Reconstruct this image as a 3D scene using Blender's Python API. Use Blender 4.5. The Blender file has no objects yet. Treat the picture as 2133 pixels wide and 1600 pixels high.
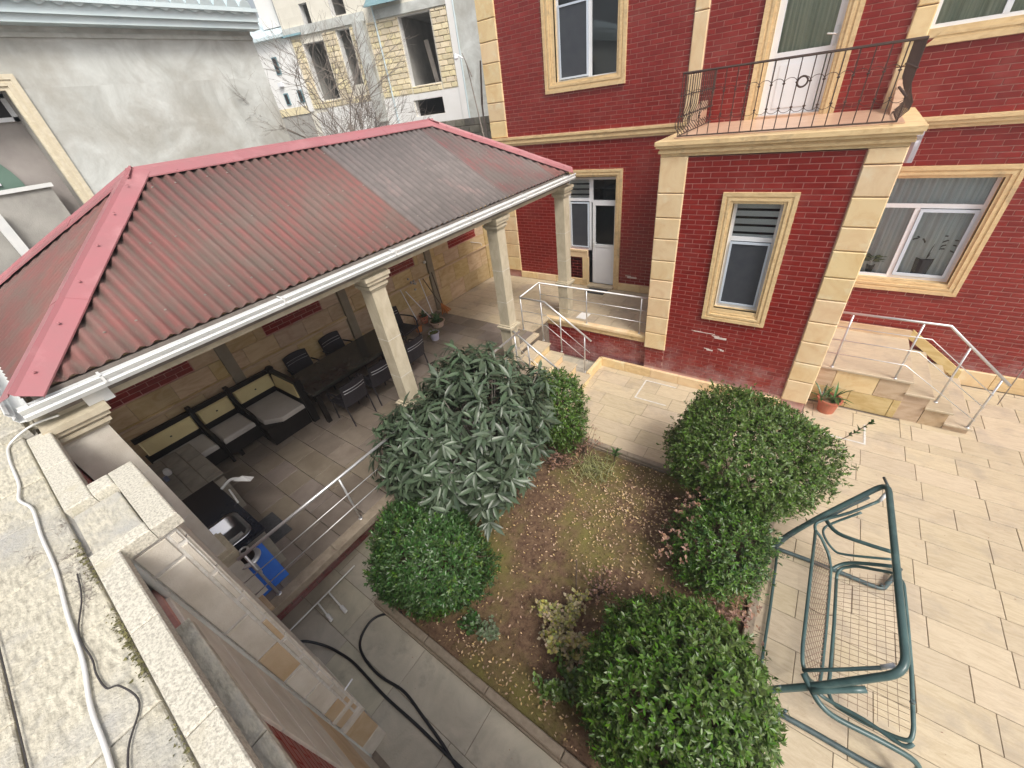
import bpy, math, random
import numpy as np
from mathutils import Vector, Matrix
random.seed(7); RNG = np.random.default_rng(7)
scene = bpy.context.scene
COL = scene.collection

# ------------------------------------------------------------------ camera
cam_d = bpy.data.cameras.new('camera'); cam = bpy.data.objects.new('camera', cam_d); COL.objects.link(cam)
cam_d.sensor_width = 36; cam_d.lens = 13.891; cam_d.clip_end = 2000; cam_d.clip_start = .05
def _rot(r):
    r = np.array(r); t = np.linalg.norm(r); k = r/t
    K = np.array([[0,-k[2],k[1]],[k[2],0,-k[0]],[-k[1],k[0],0]])
    return np.eye(3)+np.sin(t)*K+(1-np.cos(t))*K@K
_R = _rot([2.14556563, 0.60194398, -0.46761729])
m = Matrix.Identity(4)
for i in range(3):
    m[i][0] = _R[0, i]; m[i][1] = -_R[1, i]; m[i][2] = -_R[2, i]
m[0][3], m[1][3], m[2][3] = 0, 0, 5.6
cam.matrix_world = m
scene.camera = cam

# ------------------------------------------------------------------ world, sun, exposure
SUN_EL, SUN_AZ = 52, 118          # azimuth measured from +Y towards +X
w = bpy.data.worlds.new('World'); scene.world = w; w.use_nodes = True
nt = w.node_tree; nt.nodes.clear()
out = nt.nodes.new('ShaderNodeOutputWorld'); bg = nt.nodes.new('ShaderNodeBackground')
sky = nt.nodes.new('ShaderNodeTexSky'); sky.sky_type = 'NISHITA'; sky.sun_disc = False
sky.sun_elevation = math.radians(SUN_EL); sky.sun_rotation = math.radians(SUN_AZ)
sky.dust_density = 6; sky.air_density = 1.2; sky.ozone_density = 1
hs = nt.nodes.new('ShaderNodeHueSaturation'); hs.inputs['Saturation'].default_value = .45
nt.links.new(sky.outputs[0], hs.inputs['Color']); nt.links.new(hs.outputs[0], bg.inputs[0])
bg.inputs[1].default_value = .13
nt.links.new(bg.outputs[0], out.inputs[0])
sd = bpy.data.lights.new('sun', 'SUN'); sd.energy = 1.7; sd.angle = math.radians(16); sd.color = (1, .95, .87)
sun = bpy.data.objects.new('sun', sd); COL.objects.link(sun)
_sdir = Vector((math.sin(math.radians(SUN_AZ))*math.cos(math.radians(SUN_EL)), math.cos(math.radians(SUN_AZ))*math.cos(math.radians(SUN_EL)), math.sin(math.radians(SUN_EL))))
sun.rotation_euler = _sdir.to_track_quat('Z', 'Y').to_euler(); sun.location = (10, -10, 30)
vs = scene.view_settings; vs.view_transform = 'Standard'; vs.look = 'None'; vs.exposure = 0.4; vs.gamma = 1; vs.use_curve_mapping = False
scene.cycles.max_bounces = 8; scene.cycles.diffuse_bounces = 4; scene.cycles.transparent_max_bounces = 12

# ------------------------------------------------------------------ materials
def mat(name, c1, c2=None, rough=.7, scale=6., detail=6, var=.08, bump=0., bscale=60., metal=0., spec=.5, stretch=(1, 1, 1), dist=0., c3=None, s3=1.2, t3=(.55, .7), coat=0., lo=.35, hi=.65, hue=0., rvar=0., clouds=.0):
    M = bpy.data.materials.new(name); M.use_nodes = True; n = M.node_tree.nodes; l = M.node_tree.links
    p = n['Principled BSDF']; p.inputs['Roughness'].default_value = rough; p.inputs['Metallic'].default_value = metal
    p.inputs['Specular IOR Level'].default_value = spec
    if coat: p.inputs['Coat Weight'].default_value = coat; p.inputs['Coat Roughness'].default_value = .12
    g = n.new('ShaderNodeNewGeometry'); oi = n.new('ShaderNodeObjectInfo')
    add = n.new('ShaderNodeMath'); add.operation = 'ADD'; l.new(g.outputs['Random Per Island'], add.inputs[0]); l.new(oi.outputs['Random'], add.inputs[1])
    fr = n.new('ShaderNodeMath'); fr.operation = 'FRACT'; l.new(add.outputs[0], fr.inputs[0])
    mp = n.new('ShaderNodeMapping'); mp.inputs['Scale'].default_value = stretch; l.new(g.outputs['Position'], mp.inputs['Vector'])
    # shift each piece's grain
    sh = n.new('ShaderNodeVectorMath'); sh.operation = 'SCALE'; sh.inputs[0].default_value = (7, 13, 5); l.new(fr.outputs[0], sh.inputs['Scale'])
    ad = n.new('ShaderNodeVectorMath'); ad.operation = 'ADD'; l.new(mp.outputs[0], ad.inputs[0]); l.new(sh.outputs[0], ad.inputs[1])
    nz = n.new('ShaderNodeTexNoise'); nz.inputs['Scale'].default_value = scale; nz.inputs['Detail'].default_value = detail; nz.inputs['Distortion'].default_value = dist
    nz.inputs['Roughness'].default_value = .62
    l.new(ad.outputs[0], nz.inputs['Vector'])
    r = n.new('ShaderNodeValToRGB'); r.color_ramp.elements[0].position = lo; r.color_ramp.elements[1].position = hi
    r.color_ramp.elements[0].color = (*c1, 1); r.color_ramp.elements[1].color = (*(c2 or c1), 1); l.new(nz.outputs[0], r.inputs[0])
    col = r.outputs[0]
    if c3:
        n3 = n.new('ShaderNodeTexNoise'); n3.inputs['Scale'].default_value = s3; n3.inputs['Detail'].default_value = 7; n3.inputs['Roughness'].default_value = .65
        l.new(g.outputs['Position'], n3.inputs['Vector'])
        r3 = n.new('ShaderNodeValToRGB'); r3.color_ramp.elements[0].position = t3[0]; r3.color_ramp.elements[1].position = t3[1]; l.new(n3.outputs[0], r3.inputs[0])
        mx = n.new('ShaderNodeMix'); mx.data_type = 'RGBA'; l.new(r3.outputs[0], mx.inputs['Factor']); l.new(col, mx.inputs[6]); mx.inputs[7].default_value = (*c3, 1); col = mx.outputs[2]
    hsv = n.new('ShaderNodeHueSaturation'); l.new(col, hsv.inputs['Color'])
    mr = n.new('ShaderNodeMapRange'); mr.inputs['To Min'].default_value = 1-var; mr.inputs['To Max'].default_value = 1+var; l.new(fr.outputs[0], mr.inputs['Value']); l.new(mr.outputs[0], hsv.inputs['Value'])
    if hue:
        m2 = n.new('ShaderNodeMath'); m2.operation = 'MULTIPLY'; m2.inputs[1].default_value = 7.31; l.new(fr.outputs[0], m2.inputs[0])
        f2 = n.new('ShaderNodeMath'); f2.operation = 'FRACT'; l.new(m2.outputs[0], f2.inputs[0])
        mh = n.new('ShaderNodeMapRange'); mh.inputs['To Min'].default_value = .5-hue; mh.inputs['To Max'].default_value = .5+hue; l.new(f2.outputs[0], mh.inputs['Value']); l.new(mh.outputs[0], hsv.inputs['Hue'])
        ms = n.new('ShaderNodeMapRange'); ms.inputs['To Min'].default_value = 1-hue*12; ms.inputs['To Max'].default_value = 1+hue*10; l.new(f2.outputs[0], ms.inputs['Value']); l.new(ms.outputs[0], hsv.inputs['Saturation'])
    l.new(hsv.outputs[0], p.inputs['Base Color'])
    if rvar:
        rr = n.new('ShaderNodeMapRange'); rr.inputs['To Min'].default_value = rough-rvar; rr.inputs['To Max'].default_value = rough+rvar; l.new(nz.outputs[0], rr.inputs['Value']); l.new(rr.outputs[0], p.inputs['Roughness'])
    if bump:
        nb = n.new('ShaderNodeTexNoise'); nb.inputs['Scale'].default_value = bscale; nb.inputs['Detail'].default_value = 4; l.new(g.outputs['Position'], nb.inputs['Vector'])
        b = n.new('ShaderNodeBump'); b.inputs['Strength'].default_value = bump; b.inputs['Distance'].default_value = .01; l.new(nb.outputs[0], b.inputs['Height']); l.new(b.outputs[0], p.inputs['Normal'])
    return M
def glass_mat(name, tint=(.93, .96, .97), refl=1.5):
    M = bpy.data.materials.new(name); M.use_nodes = True; n = M.node_tree.nodes; l = M.node_tree.links; n.remove(n['Principled BSDF'])
    gl = n.new('ShaderNodeBsdfGlossy'); gl.inputs['Roughness'].default_value = .02; tr = n.new('ShaderNodeBsdfTransparent'); tr.inputs[0].default_value = (*tint, 1)
    fz = n.new('ShaderNodeFresnel'); fz.inputs[0].default_value = refl; mx = n.new('ShaderNodeMixShader')
    l.new(fz.outputs[0], mx.inputs[0]); l.new(tr.outputs[0], mx.inputs[1]); l.new(gl.outputs[0], mx.inputs[2]); l.new(mx.outputs[0], n['Material Output'].inputs[0])
    return M
def leaf_mat(name, c1, c2, rough=.4, var=.3, trans=.2, hue=.015):
    M = mat(name, c1, c2, rough=rough, scale=2.2, detail=3, var=var, hue=hue, lo=.3, hi=.7)
    n = M.node_tree.nodes; l = M.node_tree.links; p = n['Principled BSDF']
    t = n.new('ShaderNodeBsdfTranslucent'); mx = n.new('ShaderNodeMixShader'); mx.inputs[0].default_value = trans
    l.new(p.inputs['Base Color'].links[0].from_socket, t.inputs[0]); l.new(p.outputs[0], mx.inputs[1]); l.new(t.outputs[0], mx.inputs[2]); l.new(mx.outputs[0], n['Material Output'].inputs[0])
    return M
MT = dict(
    brick=mat('glazed_red_brick', (.19, .012, .010), (.255, .021, .016), rough=.32, var=.09, scale=2.5, rvar=.08, hue=0, bump=.3, bscale=18, c3=(.28, .06, .05), s3=1.3, t3=(.52, .8)),
    mortar=mat('red_grout', (.46, .20, .17), (.60, .36, .31), rough=.9, scale=4, var=0, c3=(.55, .45, .4), s3=1.6, t3=(.58, .72)),
    quoin=mat('cream_quoin_stone', (.80, .62, .37), (.70, .48, .25), rough=.42, scale=2.6, var=.06, dist=1.2, hue=.006, lo=.42, hi=.72, bump=.1, c3=(.82, .70, .48), s3=3),
    trim=mat('cream_trim_stone', (.74, .56, .31), (.56, .38, .19), rough=.6, scale=5, var=.04, dist=1., lo=.42, hi=.75, stretch=(1, 1, 2.5), bump=.25, c3=(.40, .30, .18), s3=2.6, t3=(.58, .74)),
    pave=mat('cream_paving_stone', (.56, .47, .335), (.465, .375, .255), rough=.6, scale=2.6, detail=10, var=.055, dist=2.2, hue=.004, stretch=(1, 5, 1), lo=.42, hi=.68, bump=.3, bscale=40, c3=(.37, .31, .245), s3=1.7, t3=(.52, .75)),
    pave_shade=mat('shade_grey_paving_stone', (.40, .37, .30), (.52, .475, .385), rough=.75, scale=2.2, var=.05, dist=1, hue=.01, bump=.2, c3=(.27, .25, .21), s3=1.4),  # greyer copy of pave: shade from near wall and canopy put into the colour
    tile=mat('brownish_terrace_tile', (.215, .18, .15), (.165, .132, .108), rough=.5, scale=1.8, var=.13, dist=1.2, hue=.015, bump=.12, c3=(.25, .21, .175), s3=1.1),
    joint=mat('dark_joint', (.15, .12, .09), (.24, .20, .16), rough=.95, scale=8, var=0),
    clad=mat('sandstone_cladding', (.60, .46, .28), (.44, .29, .14), rough=.55, scale=1.7, var=.12, dist=1.8, hue=.015, stretch=(1, 1, 3), lo=.4, hi=.72, bump=.1),
    clad_grey=mat('grey_sandstone_tile', (.70, .66, .585), (.58, .535, .46), rough=.75, scale=5, var=.08, bump=.3, bscale=120),
    clad_orange=mat('orange_sandstone_tile', (.60, .47, .32), (.50, .36, .21), rough=.7, scale=3, var=.1, bump=.3, bscale=120, dist=1),
    grout=mat('white_grout', (.70, .69, .66), (.55, .52, .47), rough=.9, scale=20, var=0, bump=.4),
    coping=mat('speckled_coping_stone', (.40, .375, .315), (.64, .61, .52), rough=.9, scale=75, detail=3, var=.05, bump=.45, bscale=150, lo=.36, hi=.56, c3=(.52, .48, .37), s3=4),
    roofstone=mat('mossy_roof_stone', (.35, .325, .26), (.62, .58, .47), rough=.95, scale=26, detail=9, var=.07, bump=.8, bscale=80, lo=.36, hi=.60, stretch=(.6, 2.2, 1), c3=(.42, .41, .38), s3=2.2, t3=(.48, .66)),
    moss=mat('moss', (.09, .09, .035), (.17, .155, .07), rough=1, scale=30, var=.3),
    column=mat('pale_column_stone', (.56, .50, .38), (.45, .39, .28), rough=.75, scale=4, var=.05, dist=.6, bump=.2, stretch=(2, 2, 1)),
    pil=mat('olive_grey_pilaster', (.23, .20, .145), (.29, .25, .19), rough=.7, scale=4, var=.05),
    roof_mix=mat('grey_red_corrugated_sheet', (.23, .095, .092), (.16, .12, .115), rough=.85, scale=3, var=.05, bump=.5, bscale=90, c3=(.17, .14, .13), s3=1.5, t3=(.4, .6)),
    roof_red=mat('weathered_red_corrugated_sheet', (.235, .092, .085), (.19, .10, .088), rough=.85, scale=5, var=.05, bump=.5, bscale=90, c3=(.165, .125, .108), s3=2.0, t3=(.42, .7)),
    roof_grey=mat('weathered_grey_corrugated_sheet', (.205, .175, .168), (.155, .138, .132), rough=.85, scale=6, var=.06, bump=.5, bscale=90, c3=(.27, .20, .19), s3=1.8),
    cap_red=mat('pinkish_red_metal_capping', (.40, .155, .17), (.36, .16, .17), rough=.35, scale=3, var=.06, c3=(.46, .22, .23), s3=1.5),
    white=mat('white_metal', (.78, .79, .78), (.70, .72, .72), rough=.35, scale=4, var=.02),
    upvc=mat('white_upvc', (.82, .84, .87), (.78, .80, .84), rough=.3, scale=4, var=0),
    upvc_blue=mat('bluish_white_sash', (.60, .68, .78), rough=.3, var=0),
    steel=mat('stainless_steel', (.72, .72, .72), (.64, .64, .65), rough=.38, scale=8, var=.03, metal=.72),
    iron=mat('brown_wrought_iron', (.055, .035, .03), (.08, .05, .04), rough=.5, var=.05),
    teal=mat('teal_green_painted_tube', (.068, .125, .122), (.05, .095, .098), rough=.32, scale=5, var=.10, c3=(.12, .20, .195), s3=5, t3=(.5, .8)),
    teal_dark=mat('worn_dark_green_tube', (.045, .07, .075), (.07, .11, .115), rough=.45, scale=9, var=.1),
    mesh_wire=mat('rusty_wire', (.16, .10, .07), (.24, .16, .12), rough=.6, scale=20, var=.1),
    black_wood=mat('black_lacquered_wood', (.012, .010, .010), (.018, .014, .013), spec=.25, rough=.35, var=.1),
    wicker=mat('dark_woven_plastic', (.02, .018, .023), (.036, .031, .036), spec=.3, rough=.5, scale=60, var=.1, bump=.6, bscale=120),
    table=mat('dark_glossy_table_top', (.035, .035, .03), (.05, .048, .04), rough=.16, var=.02),
    strip=mat('grey_metal_strip', (.45, .45, .46), rough=.3, metal=.6, var=0),
    seat_grey=mat('grey_leatherette', (.50, .47, .44), (.44, .41, .38), rough=.45, scale=3, var=.03),
    seat_cream=mat('cream_leatherette', (.72, .62, .33), (.64, .53, .27), rough=.4, scale=3, var=.03),
    concrete=mat('rendered_concrete', (.44, .455, .43), (.66, .69, .67), rough=.9, scale=1.1, detail=12, var=0, dist=1.6, lo=.33, hi=.66, c3=(.37, .355, .31), s3=.6, t3=(.45, .72), bump=.8, bscale=9),
    concrete_dk=mat('raw_concrete', (.30, .29, .27), (.42, .41, .38), rough=.9, scale=2, var=.05, bump=.3),
    limeblock=mat('yellow_limestone_block', (.78, .69, .48), (.70, .60, .40), rough=.9, scale=5, var=.14, hue=.01),
    greyblock=mat('grey_rubble_block', (.34, .31, .25), (.22, .21, .165), rough=.95, scale=4, var=.25, hue=.015, bump=.5),
    limepale=mat('pale_limestone_render', (.70, .67, .58), (.78, .75, .66), rough=.9, scale=1.2, var=0),
    trim_pale=mat('pale_trim_stone', (.72, .66, .52), (.62, .55, .40), rough=.7, scale=5, var=0, dist=1, stretch=(1, 1, 2)),
    joint_lt=mat('sandy_joint', (.52, .43, .30), (.44, .35, .24), rough=.9, var=0),
    plaster=mat('white_plaster', (.84, .84, .83), (.79, .79, .77), rough=.9, scale=1.5, var=0),
    tealroof=mat('teal_metal_roof', (.12, .24, .28), (.17, .30, .34), rough=.4, var=.05),
    eave=mat('pale_blue_eave_metal', (.60, .72, .76), (.68, .79, .82), rough=.4, scale=2, var=.02),
    dark=mat('dark_interior', (.03, .03, .033), rough=.9, var=0),
    room=mat('grey_room_plaster', (.17, .17, .185), rough=.9, var=0),
    curtain=mat('sheer_grey_curtain', (.60, .62, .61), (.80, .82, .80), rough=.9, scale=3, var=.04, stretch=(14, 14, .2)),
    curtain_g=mat('olive_striped_curtain', (.48, .50, .36), (.82, .78, .58), rough=.9, scale=3, var=.04, stretch=(10, 10, .1)),
    blind=mat('light_roller_blind', (.85, .82, .77), rough=.8, var=.03),
    tinted=mat('grey_insect_screen', (.05, .055, .07), (.06, .068, .08), rough=.35, var=0),
    soil=mat('reddish_soil', (.085, .045, .028), (.19, .12, .072), rough=1, scale=14, detail=10, var=0, bump=1., bscale=45, c3=(.155, .135, .04), s3=.8, t3=(.47, .62)),
    curb=mat('brown_concrete_curb', (.30, .25, .19), (.22, .175, .13), rough=.85, scale=10, var=.08, bump=.4),
    leaf_box=leaf_mat('hedge_leaf', (.045, .105, .02), (.12, .21, .035), rough=.33, var=.45),
    leaf_box2=leaf_mat('dark_hedge_leaf', (.034, .09, .028), (.08, .155, .04), rough=.32, var=.45),
    leaf_olive=leaf_mat('olive_green_hedge_leaf', (.06, .12, .022), (.13, .20, .04), rough=.36, var=.4),
    leaf_big=leaf_mat('grey_green_long_leaf', (.048, .078, .045), (.095, .13, .078), rough=.36, var=.4, trans=.12, hue=.01),
    leaf_under=leaf_mat('pale_leaf', (.13, .19, .11), (.20, .25, .14), var=.3),
    leaf_rose=leaf_mat('faded_rose_leaf', (.20, .25, .07), (.46, .33, .17), rough=.5, var=.35, hue=.03),
    leaf_dry=leaf_mat('dry_fallen_leaf', (.62, .47, .27), (.42, .25, .14), rough=.7, var=.35, trans=.05, hue=.02),
    leaf_red=leaf_mat('reddish_brown_twig_leaf', (.26, .13, .09), (.38, .24, .17), rough=.6, var=.3),
    grassy=leaf_mat('pale_grass_blade', (.22, .25, .09), (.38, .36, .18), rough=.6, var=.3),
    bark=mat('brown_bark', (.09, .06, .04), (.15, .11, .08), rough=.9, scale=20, var=.1),
    greybark=mat('grey_bark', (.20, .17, .15), (.28, .25, .22), rough=.9, scale=9, var=.1),
    hose=mat('black_rubber_hose', (.012, .013, .017), rough=.4, var=0),
    cable_w=mat('white_cable', (.72, .72, .70), rough=.5, var=0),
    cable_b=mat('black_cable', (.05, .045, .045), rough=.6, var=0),
    terracotta=mat('terracotta', (.50, .17, .10), (.42, .13, .08), rough=.6, scale=6, var=.05),
    orange_pl=mat('orange_plastic', (.42, .15, .035), rough=.5, var=0),
    lilac=mat('lilac_glazed_pot', (.42, .40, .50), rough=.3, var=0),
    pinkpot=mat('pale_pink_planter', (.50, .36, .28), rough=.6, var=0),
    blue=mat('bright_blue_plastic', (.015, .11, .50), (.02, .14, .56), rough=.4, var=0),
    bluegrey=mat('blue_grey_sheet_metal', (.18, .20, .28), (.14, .15, .22), rough=.35, var=0),
    mat_rub=mat('dark_rubber_mat', (.045, .045, .05), (.07, .07, .075), rough=.9, scale=30, var=0, bump=.5),
    granite=mat('black_granite', (.012, .014, .022), (.02, .022, .032), rough=.2, scale=30, var=0),
    chrome=mat('brushed_chrome', (.42, .43, .46), rough=.32, metal=1, var=0),
    bag=mat('white_plastic_bag', (.62, .62, .62), rough=.4, var=0),
    dirty=mat('weathered_worktop_stone', (.30, .27, .22), (.22, .20, .17), rough=.8, scale=6, var=.05, bump=.3),
    green_door=mat('green_painted_arch_door', (.11, .19, .15), (.14, .22, .18), rough=.6, scale=2, var=0),
    plast_br=mat('brownish_old_render', (.36, .33, .31), (.27, .245, .235), rough=.9, scale=1.6, detail=8, var=0),
    balust=mat('pink_marble', (.62, .42, .30), (.52, .33, .22), rough=.35, scale=4, var=.1),
    pane=glass_mat('window_glass'),
    foil=mat('foil_duct', (.45, .42, .46), rough=.3, metal=.5, var=0),
    chip=mat('exposed_white_plaster', (.66, .58, .54), rough=.9, var=.05),
)

def add_valley_tone(name, src, axis, period, col):  # mixes a darker grey-brown into the sheet troughs, broken up by noise
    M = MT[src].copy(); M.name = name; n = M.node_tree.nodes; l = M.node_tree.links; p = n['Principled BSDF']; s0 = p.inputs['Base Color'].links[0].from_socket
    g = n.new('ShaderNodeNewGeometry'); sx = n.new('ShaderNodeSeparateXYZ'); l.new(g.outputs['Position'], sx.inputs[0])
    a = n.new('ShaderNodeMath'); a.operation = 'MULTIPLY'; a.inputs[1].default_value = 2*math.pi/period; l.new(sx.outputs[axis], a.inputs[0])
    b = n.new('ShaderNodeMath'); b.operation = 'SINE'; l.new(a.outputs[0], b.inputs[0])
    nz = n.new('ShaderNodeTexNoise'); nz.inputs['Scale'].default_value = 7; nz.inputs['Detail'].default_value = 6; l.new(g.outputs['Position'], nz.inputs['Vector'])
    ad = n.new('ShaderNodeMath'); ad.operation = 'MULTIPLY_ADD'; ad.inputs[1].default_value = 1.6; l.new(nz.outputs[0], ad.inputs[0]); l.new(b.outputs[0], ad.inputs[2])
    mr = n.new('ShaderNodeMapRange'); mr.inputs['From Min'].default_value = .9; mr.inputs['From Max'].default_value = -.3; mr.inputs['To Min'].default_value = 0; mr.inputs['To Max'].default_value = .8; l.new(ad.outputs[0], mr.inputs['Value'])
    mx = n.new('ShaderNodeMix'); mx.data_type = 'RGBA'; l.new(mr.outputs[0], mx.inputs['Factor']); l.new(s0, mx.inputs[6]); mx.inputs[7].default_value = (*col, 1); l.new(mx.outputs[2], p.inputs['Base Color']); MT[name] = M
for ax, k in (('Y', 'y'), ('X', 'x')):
    add_valley_tone('roof_red_'+k, 'roof_red', ax, .115, (.13, .10, .085)); add_valley_tone('roof_mix_'+k, 'roof_mix', ax, .115, (.12, .10, .09)); add_valley_tone('roof_grey_'+k, 'roof_grey', ax, .115, (.12, .105, .10))

def add_salt(key):
    M = MT[key]; n = M.node_tree.nodes; l = M.node_tree.links; p = n['Principled BSDF']; s0 = p.inputs['Base Color'].links[0].from_socket
    g = n.new('ShaderNodeNewGeometry'); sx = n.new('ShaderNodeSeparateXYZ'); l.new(g.outputs['Position'], sx.inputs[0])
    z = n.new('ShaderNodeMapRange'); z.inputs['From Min'].default_value = 1.3; z.inputs['From Max'].default_value = .2; z.inputs['To Max'].default_value = .38; l.new(sx.outputs['Z'], z.inputs['Value'])
    nz = n.new('ShaderNodeTexNoise'); nz.inputs['Scale'].default_value = 3.2; nz.inputs['Detail'].default_value = 9; nz.inputs['Roughness'].default_value = .75; l.new(g.outputs['Position'], nz.inputs['Vector'])
    a = n.new('ShaderNodeMath'); a.operation = 'ADD'; l.new(nz.outputs[0], a.inputs[0]); l.new(z.outputs[0], a.inputs[1])
    r = n.new('ShaderNodeMapRange'); r.inputs['From Min'].default_value = .70; r.inputs['From Max'].default_value = 1.0; r.inputs['To Max'].default_value = .5; l.new(a.outputs[0], r.inputs['Value'])
    mx = n.new('ShaderNodeMix'); mx.data_type = 'RGBA'; l.new(r.outputs[0], mx.inputs['Factor']); l.new(s0, mx.inputs[6]); mx.inputs[7].default_value = (.50, .38, .38, 1); l.new(mx.outputs[2], p.inputs['Base Color'])
add_salt('brick'); add_salt('mortar')

# ------------------------------------------------------------------ mesh helpers
WL = {}
def wl(p): return WL.get(p.name, Vector((0, 0, 0))) if p else Vector((0, 0, 0))
def link(name, me, parent=None, loc=(0, 0, 0), kind=None):
    o = bpy.data.objects.new(name, me); COL.objects.link(o); loc = Vector(loc); WL[o.name] = loc
    o.parent = parent; o.location = loc - wl(parent)
    if kind: o['kind'] = kind
    return o
def thing(name, label, cat, loc=(0, 0, 0), group=None):
    o = link(name, None, None, loc); tag(o, label, cat, group); o.empty_display_size = .1; return o
def tag(o, label, cat, group=None):
    o['label'] = label; o['category'] = cat
    if group: o['group'] = group
    return o
class MB:
    def __init__(s): s.v = []; s.f = []
    def add(s, v, f):
        b = len(s.v); s.v += [tuple(x) for x in v]; s.f += [tuple(i+b for i in q) for q in f]; return s
    def box(s, x0, x1, y0, y1, z0, z1):
        return s.add([(x0, y0, z0), (x1, y0, z0), (x1, y1, z0), (x0, y1, z0), (x0, y0, z1), (x1, y0, z1), (x1, y1, z1), (x0, y1, z1)],
                     [(3, 2, 1, 0), (4, 5, 6, 7), (0, 1, 5, 4), (1, 2, 6, 5), (2, 3, 7, 6), (3, 0, 4, 7)])
    def cbox(s, x0, x1, y0, y1, z0, z1, c=.01):
        # box with chamfered top rim
        return s.add([(x0, y0, z0), (x1, y0, z0), (x1, y1, z0), (x0, y1, z0), (x0, y0, z1-c), (x1, y0, z1-c), (x1, y1, z1-c), (x0, y1, z1-c), (x0+c, y0+c, z1), (x1-c, y0+c, z1), (x1-c, y1-c, z1), (x0+c, y1-c, z1)],
                     [(3, 2, 1, 0), (8, 9, 10, 11), (0, 1, 5, 4), (1, 2, 6, 5), (2, 3, 7, 6), (3, 0, 4, 7), (4, 5, 9, 8), (5, 6, 10, 9), (6, 7, 11, 10), (7, 4, 8, 11)])
    def obox(s, o, a, b, c):
        o, a, b, c = map(Vector, (o, a, b, c)); P = [o, o+a, o+a+b, o+b]; P += [q+c for q in P]
        return s.add(P, [(3, 2, 1, 0), (4, 5, 6, 7), (0, 1, 5, 4), (1, 2, 6, 5), (2, 3, 7, 6), (3, 0, 4, 7)])
    def tube(s, pts, r, seg=8, caps=True, closed=False):
        P = [Vector(p) for p in pts]; n = len(P); R = r if hasattr(r, '__len__') else [r]*n
        ref = None; base = len(s.v)
        for i in range(n):
            if closed: t = (P[(i+1) % n]-P[i-1])
            else: t = (P[min(i+1, n-1)]-P[max(i-1, 0)])
            t.normalize()
            if ref is None: ref = t.orthogonal().normalized()
            ref = (ref - t*ref.dot(t)); ref = ref.normalized() if ref.length > 1e-6 else t.orthogonal().normalized()
            q = t.cross(ref)
            for k in range(seg):
                a = 2*math.pi*k/seg; s.v.append(tuple(P[i]+(ref*math.cos(a)+q*math.sin(a))*R[i]))
        for i in range(n if closed else n-1):
            j = (i+1) % n
            for k in range(seg): s.f.append((base+i*seg+k, base+i*seg+(k+1) % seg, base+j*seg+(k+1) % seg, base+j*seg+k))
        if caps and not closed:
            s.f.append(tuple(base+k for k in reversed(range(seg)))); s.f.append(tuple(base+(n-1)*seg+k for k in range(seg)))
        return s
    def lathe(s, c, prof, seg=20):
        b = len(s.v); n = len(prof)
        for r, z in prof:
            for k in range(seg):
                a = 2*math.pi*k/seg; s.v.append((c[0]+r*math.cos(a), c[1]+r*math.sin(a), c[2]+z))
        for i in range(n-1):
            for k in range(seg): s.f.append((b+i*seg+k, b+i*seg+(k+1) % seg, b+(i+1)*seg+(k+1) % seg, b+(i+1)*seg+k))
        return s
    def build(s, name, mt, parent=None, kind=None, smooth=False, loc=None):
        if not s.v: return None
        V = np.array(s.v, dtype=float)
        o = np.array(loc) if loc is not None else np.array([(V[:, 0].min()+V[:, 0].max())/2, (V[:, 1].min()+V[:, 1].max())/2, V[:, 2].min()])
        me = bpy.data.meshes.new(name); me.from_pydata((V-o).tolist(), [], s.f); me.materials.append(MT[mt] if isinstance(mt, str) else mt)
        if smooth: me.polygons.foreach_set('use_smooth', [True]*len(me.polygons))
        me.update()
        return link(name, me, parent, o, kind)
def smooth_path(pts, n=6):
    P = [Vector(p) for p in pts]; out = []
    for i in range(len(P)-1):
        p0 = P[max(i-1, 0)]; p1 = P[i]; p2 = P[i+1]; p3 = P[min(i+2, len(P)-1)]
        for k in range(n):
            t = k/n; out.append(.5*((2*p1)+(-p0+p2)*t+(2*p0-5*p1+4*p2-p3)*t*t+(-p0+3*p1-3*p2+p3)*t**3))
    out.append(P[-1]); return out
X, Y, Z = Vector((1, 0, 0)), Vector((0, 1, 0)), Vector((0, 0, 1))
class Plane:
    """local frame on a surface: p(u, v, d) = o + u*U + v*V + d*N"""
    def __init__(s, o, U, V): s.o = Vector(o); s.U = U; s.V = V; s.N = U.cross(V)
    def p(s, u, v, d=0): return s.o+s.U*u+s.V*v+s.N*d
    def box(s, mb, u0, u1, v0, v1, d0, d1): return mb.obox(s.p(u0, v0, d0), s.U*(u1-u0), s.V*(v1-v0), s.N*(d1-d0))
    def piece(s, mb, u0, u1, v0, v1, d0, d1, c=.004):
        P = [s.p(a, b, d0) for a, b in ((u0, v0), (u1, v0), (u1, v1), (u0, v1))]
        P += [s.p(a, b, d1-c) for a, b in ((u0, v0), (u1, v0), (u1, v1), (u0, v1))]
        P += [s.p(a, b, d1) for a, b in ((u0+c, v0+c), (u1-c, v0+c), (u1-c, v1-c), (u0+c, v1-c))]
        return mb.add(P, [(0, 1, 5, 4), (1, 2, 6, 5), (2, 3, 7, 6), (3, 0, 4, 7), (4, 5, 9, 8), (5, 6, 10, 9), (6, 7, 11, 10), (7, 4, 8, 11), (8, 9, 10, 11)])
FRONT = lambda y: Plane((0, y, 0), X, Z)          # faces -Y, u = x
EAST = lambda x: Plane((x, 0, 0), Y, Z)           # faces +X, u = y
FLOOR = lambda z: Plane((0, 0, z), X, Y)
SOUTHB = lambda y: Plane((0, y, 0), -X, Z)        # faces +Y, u = -x
_cache = {}
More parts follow.
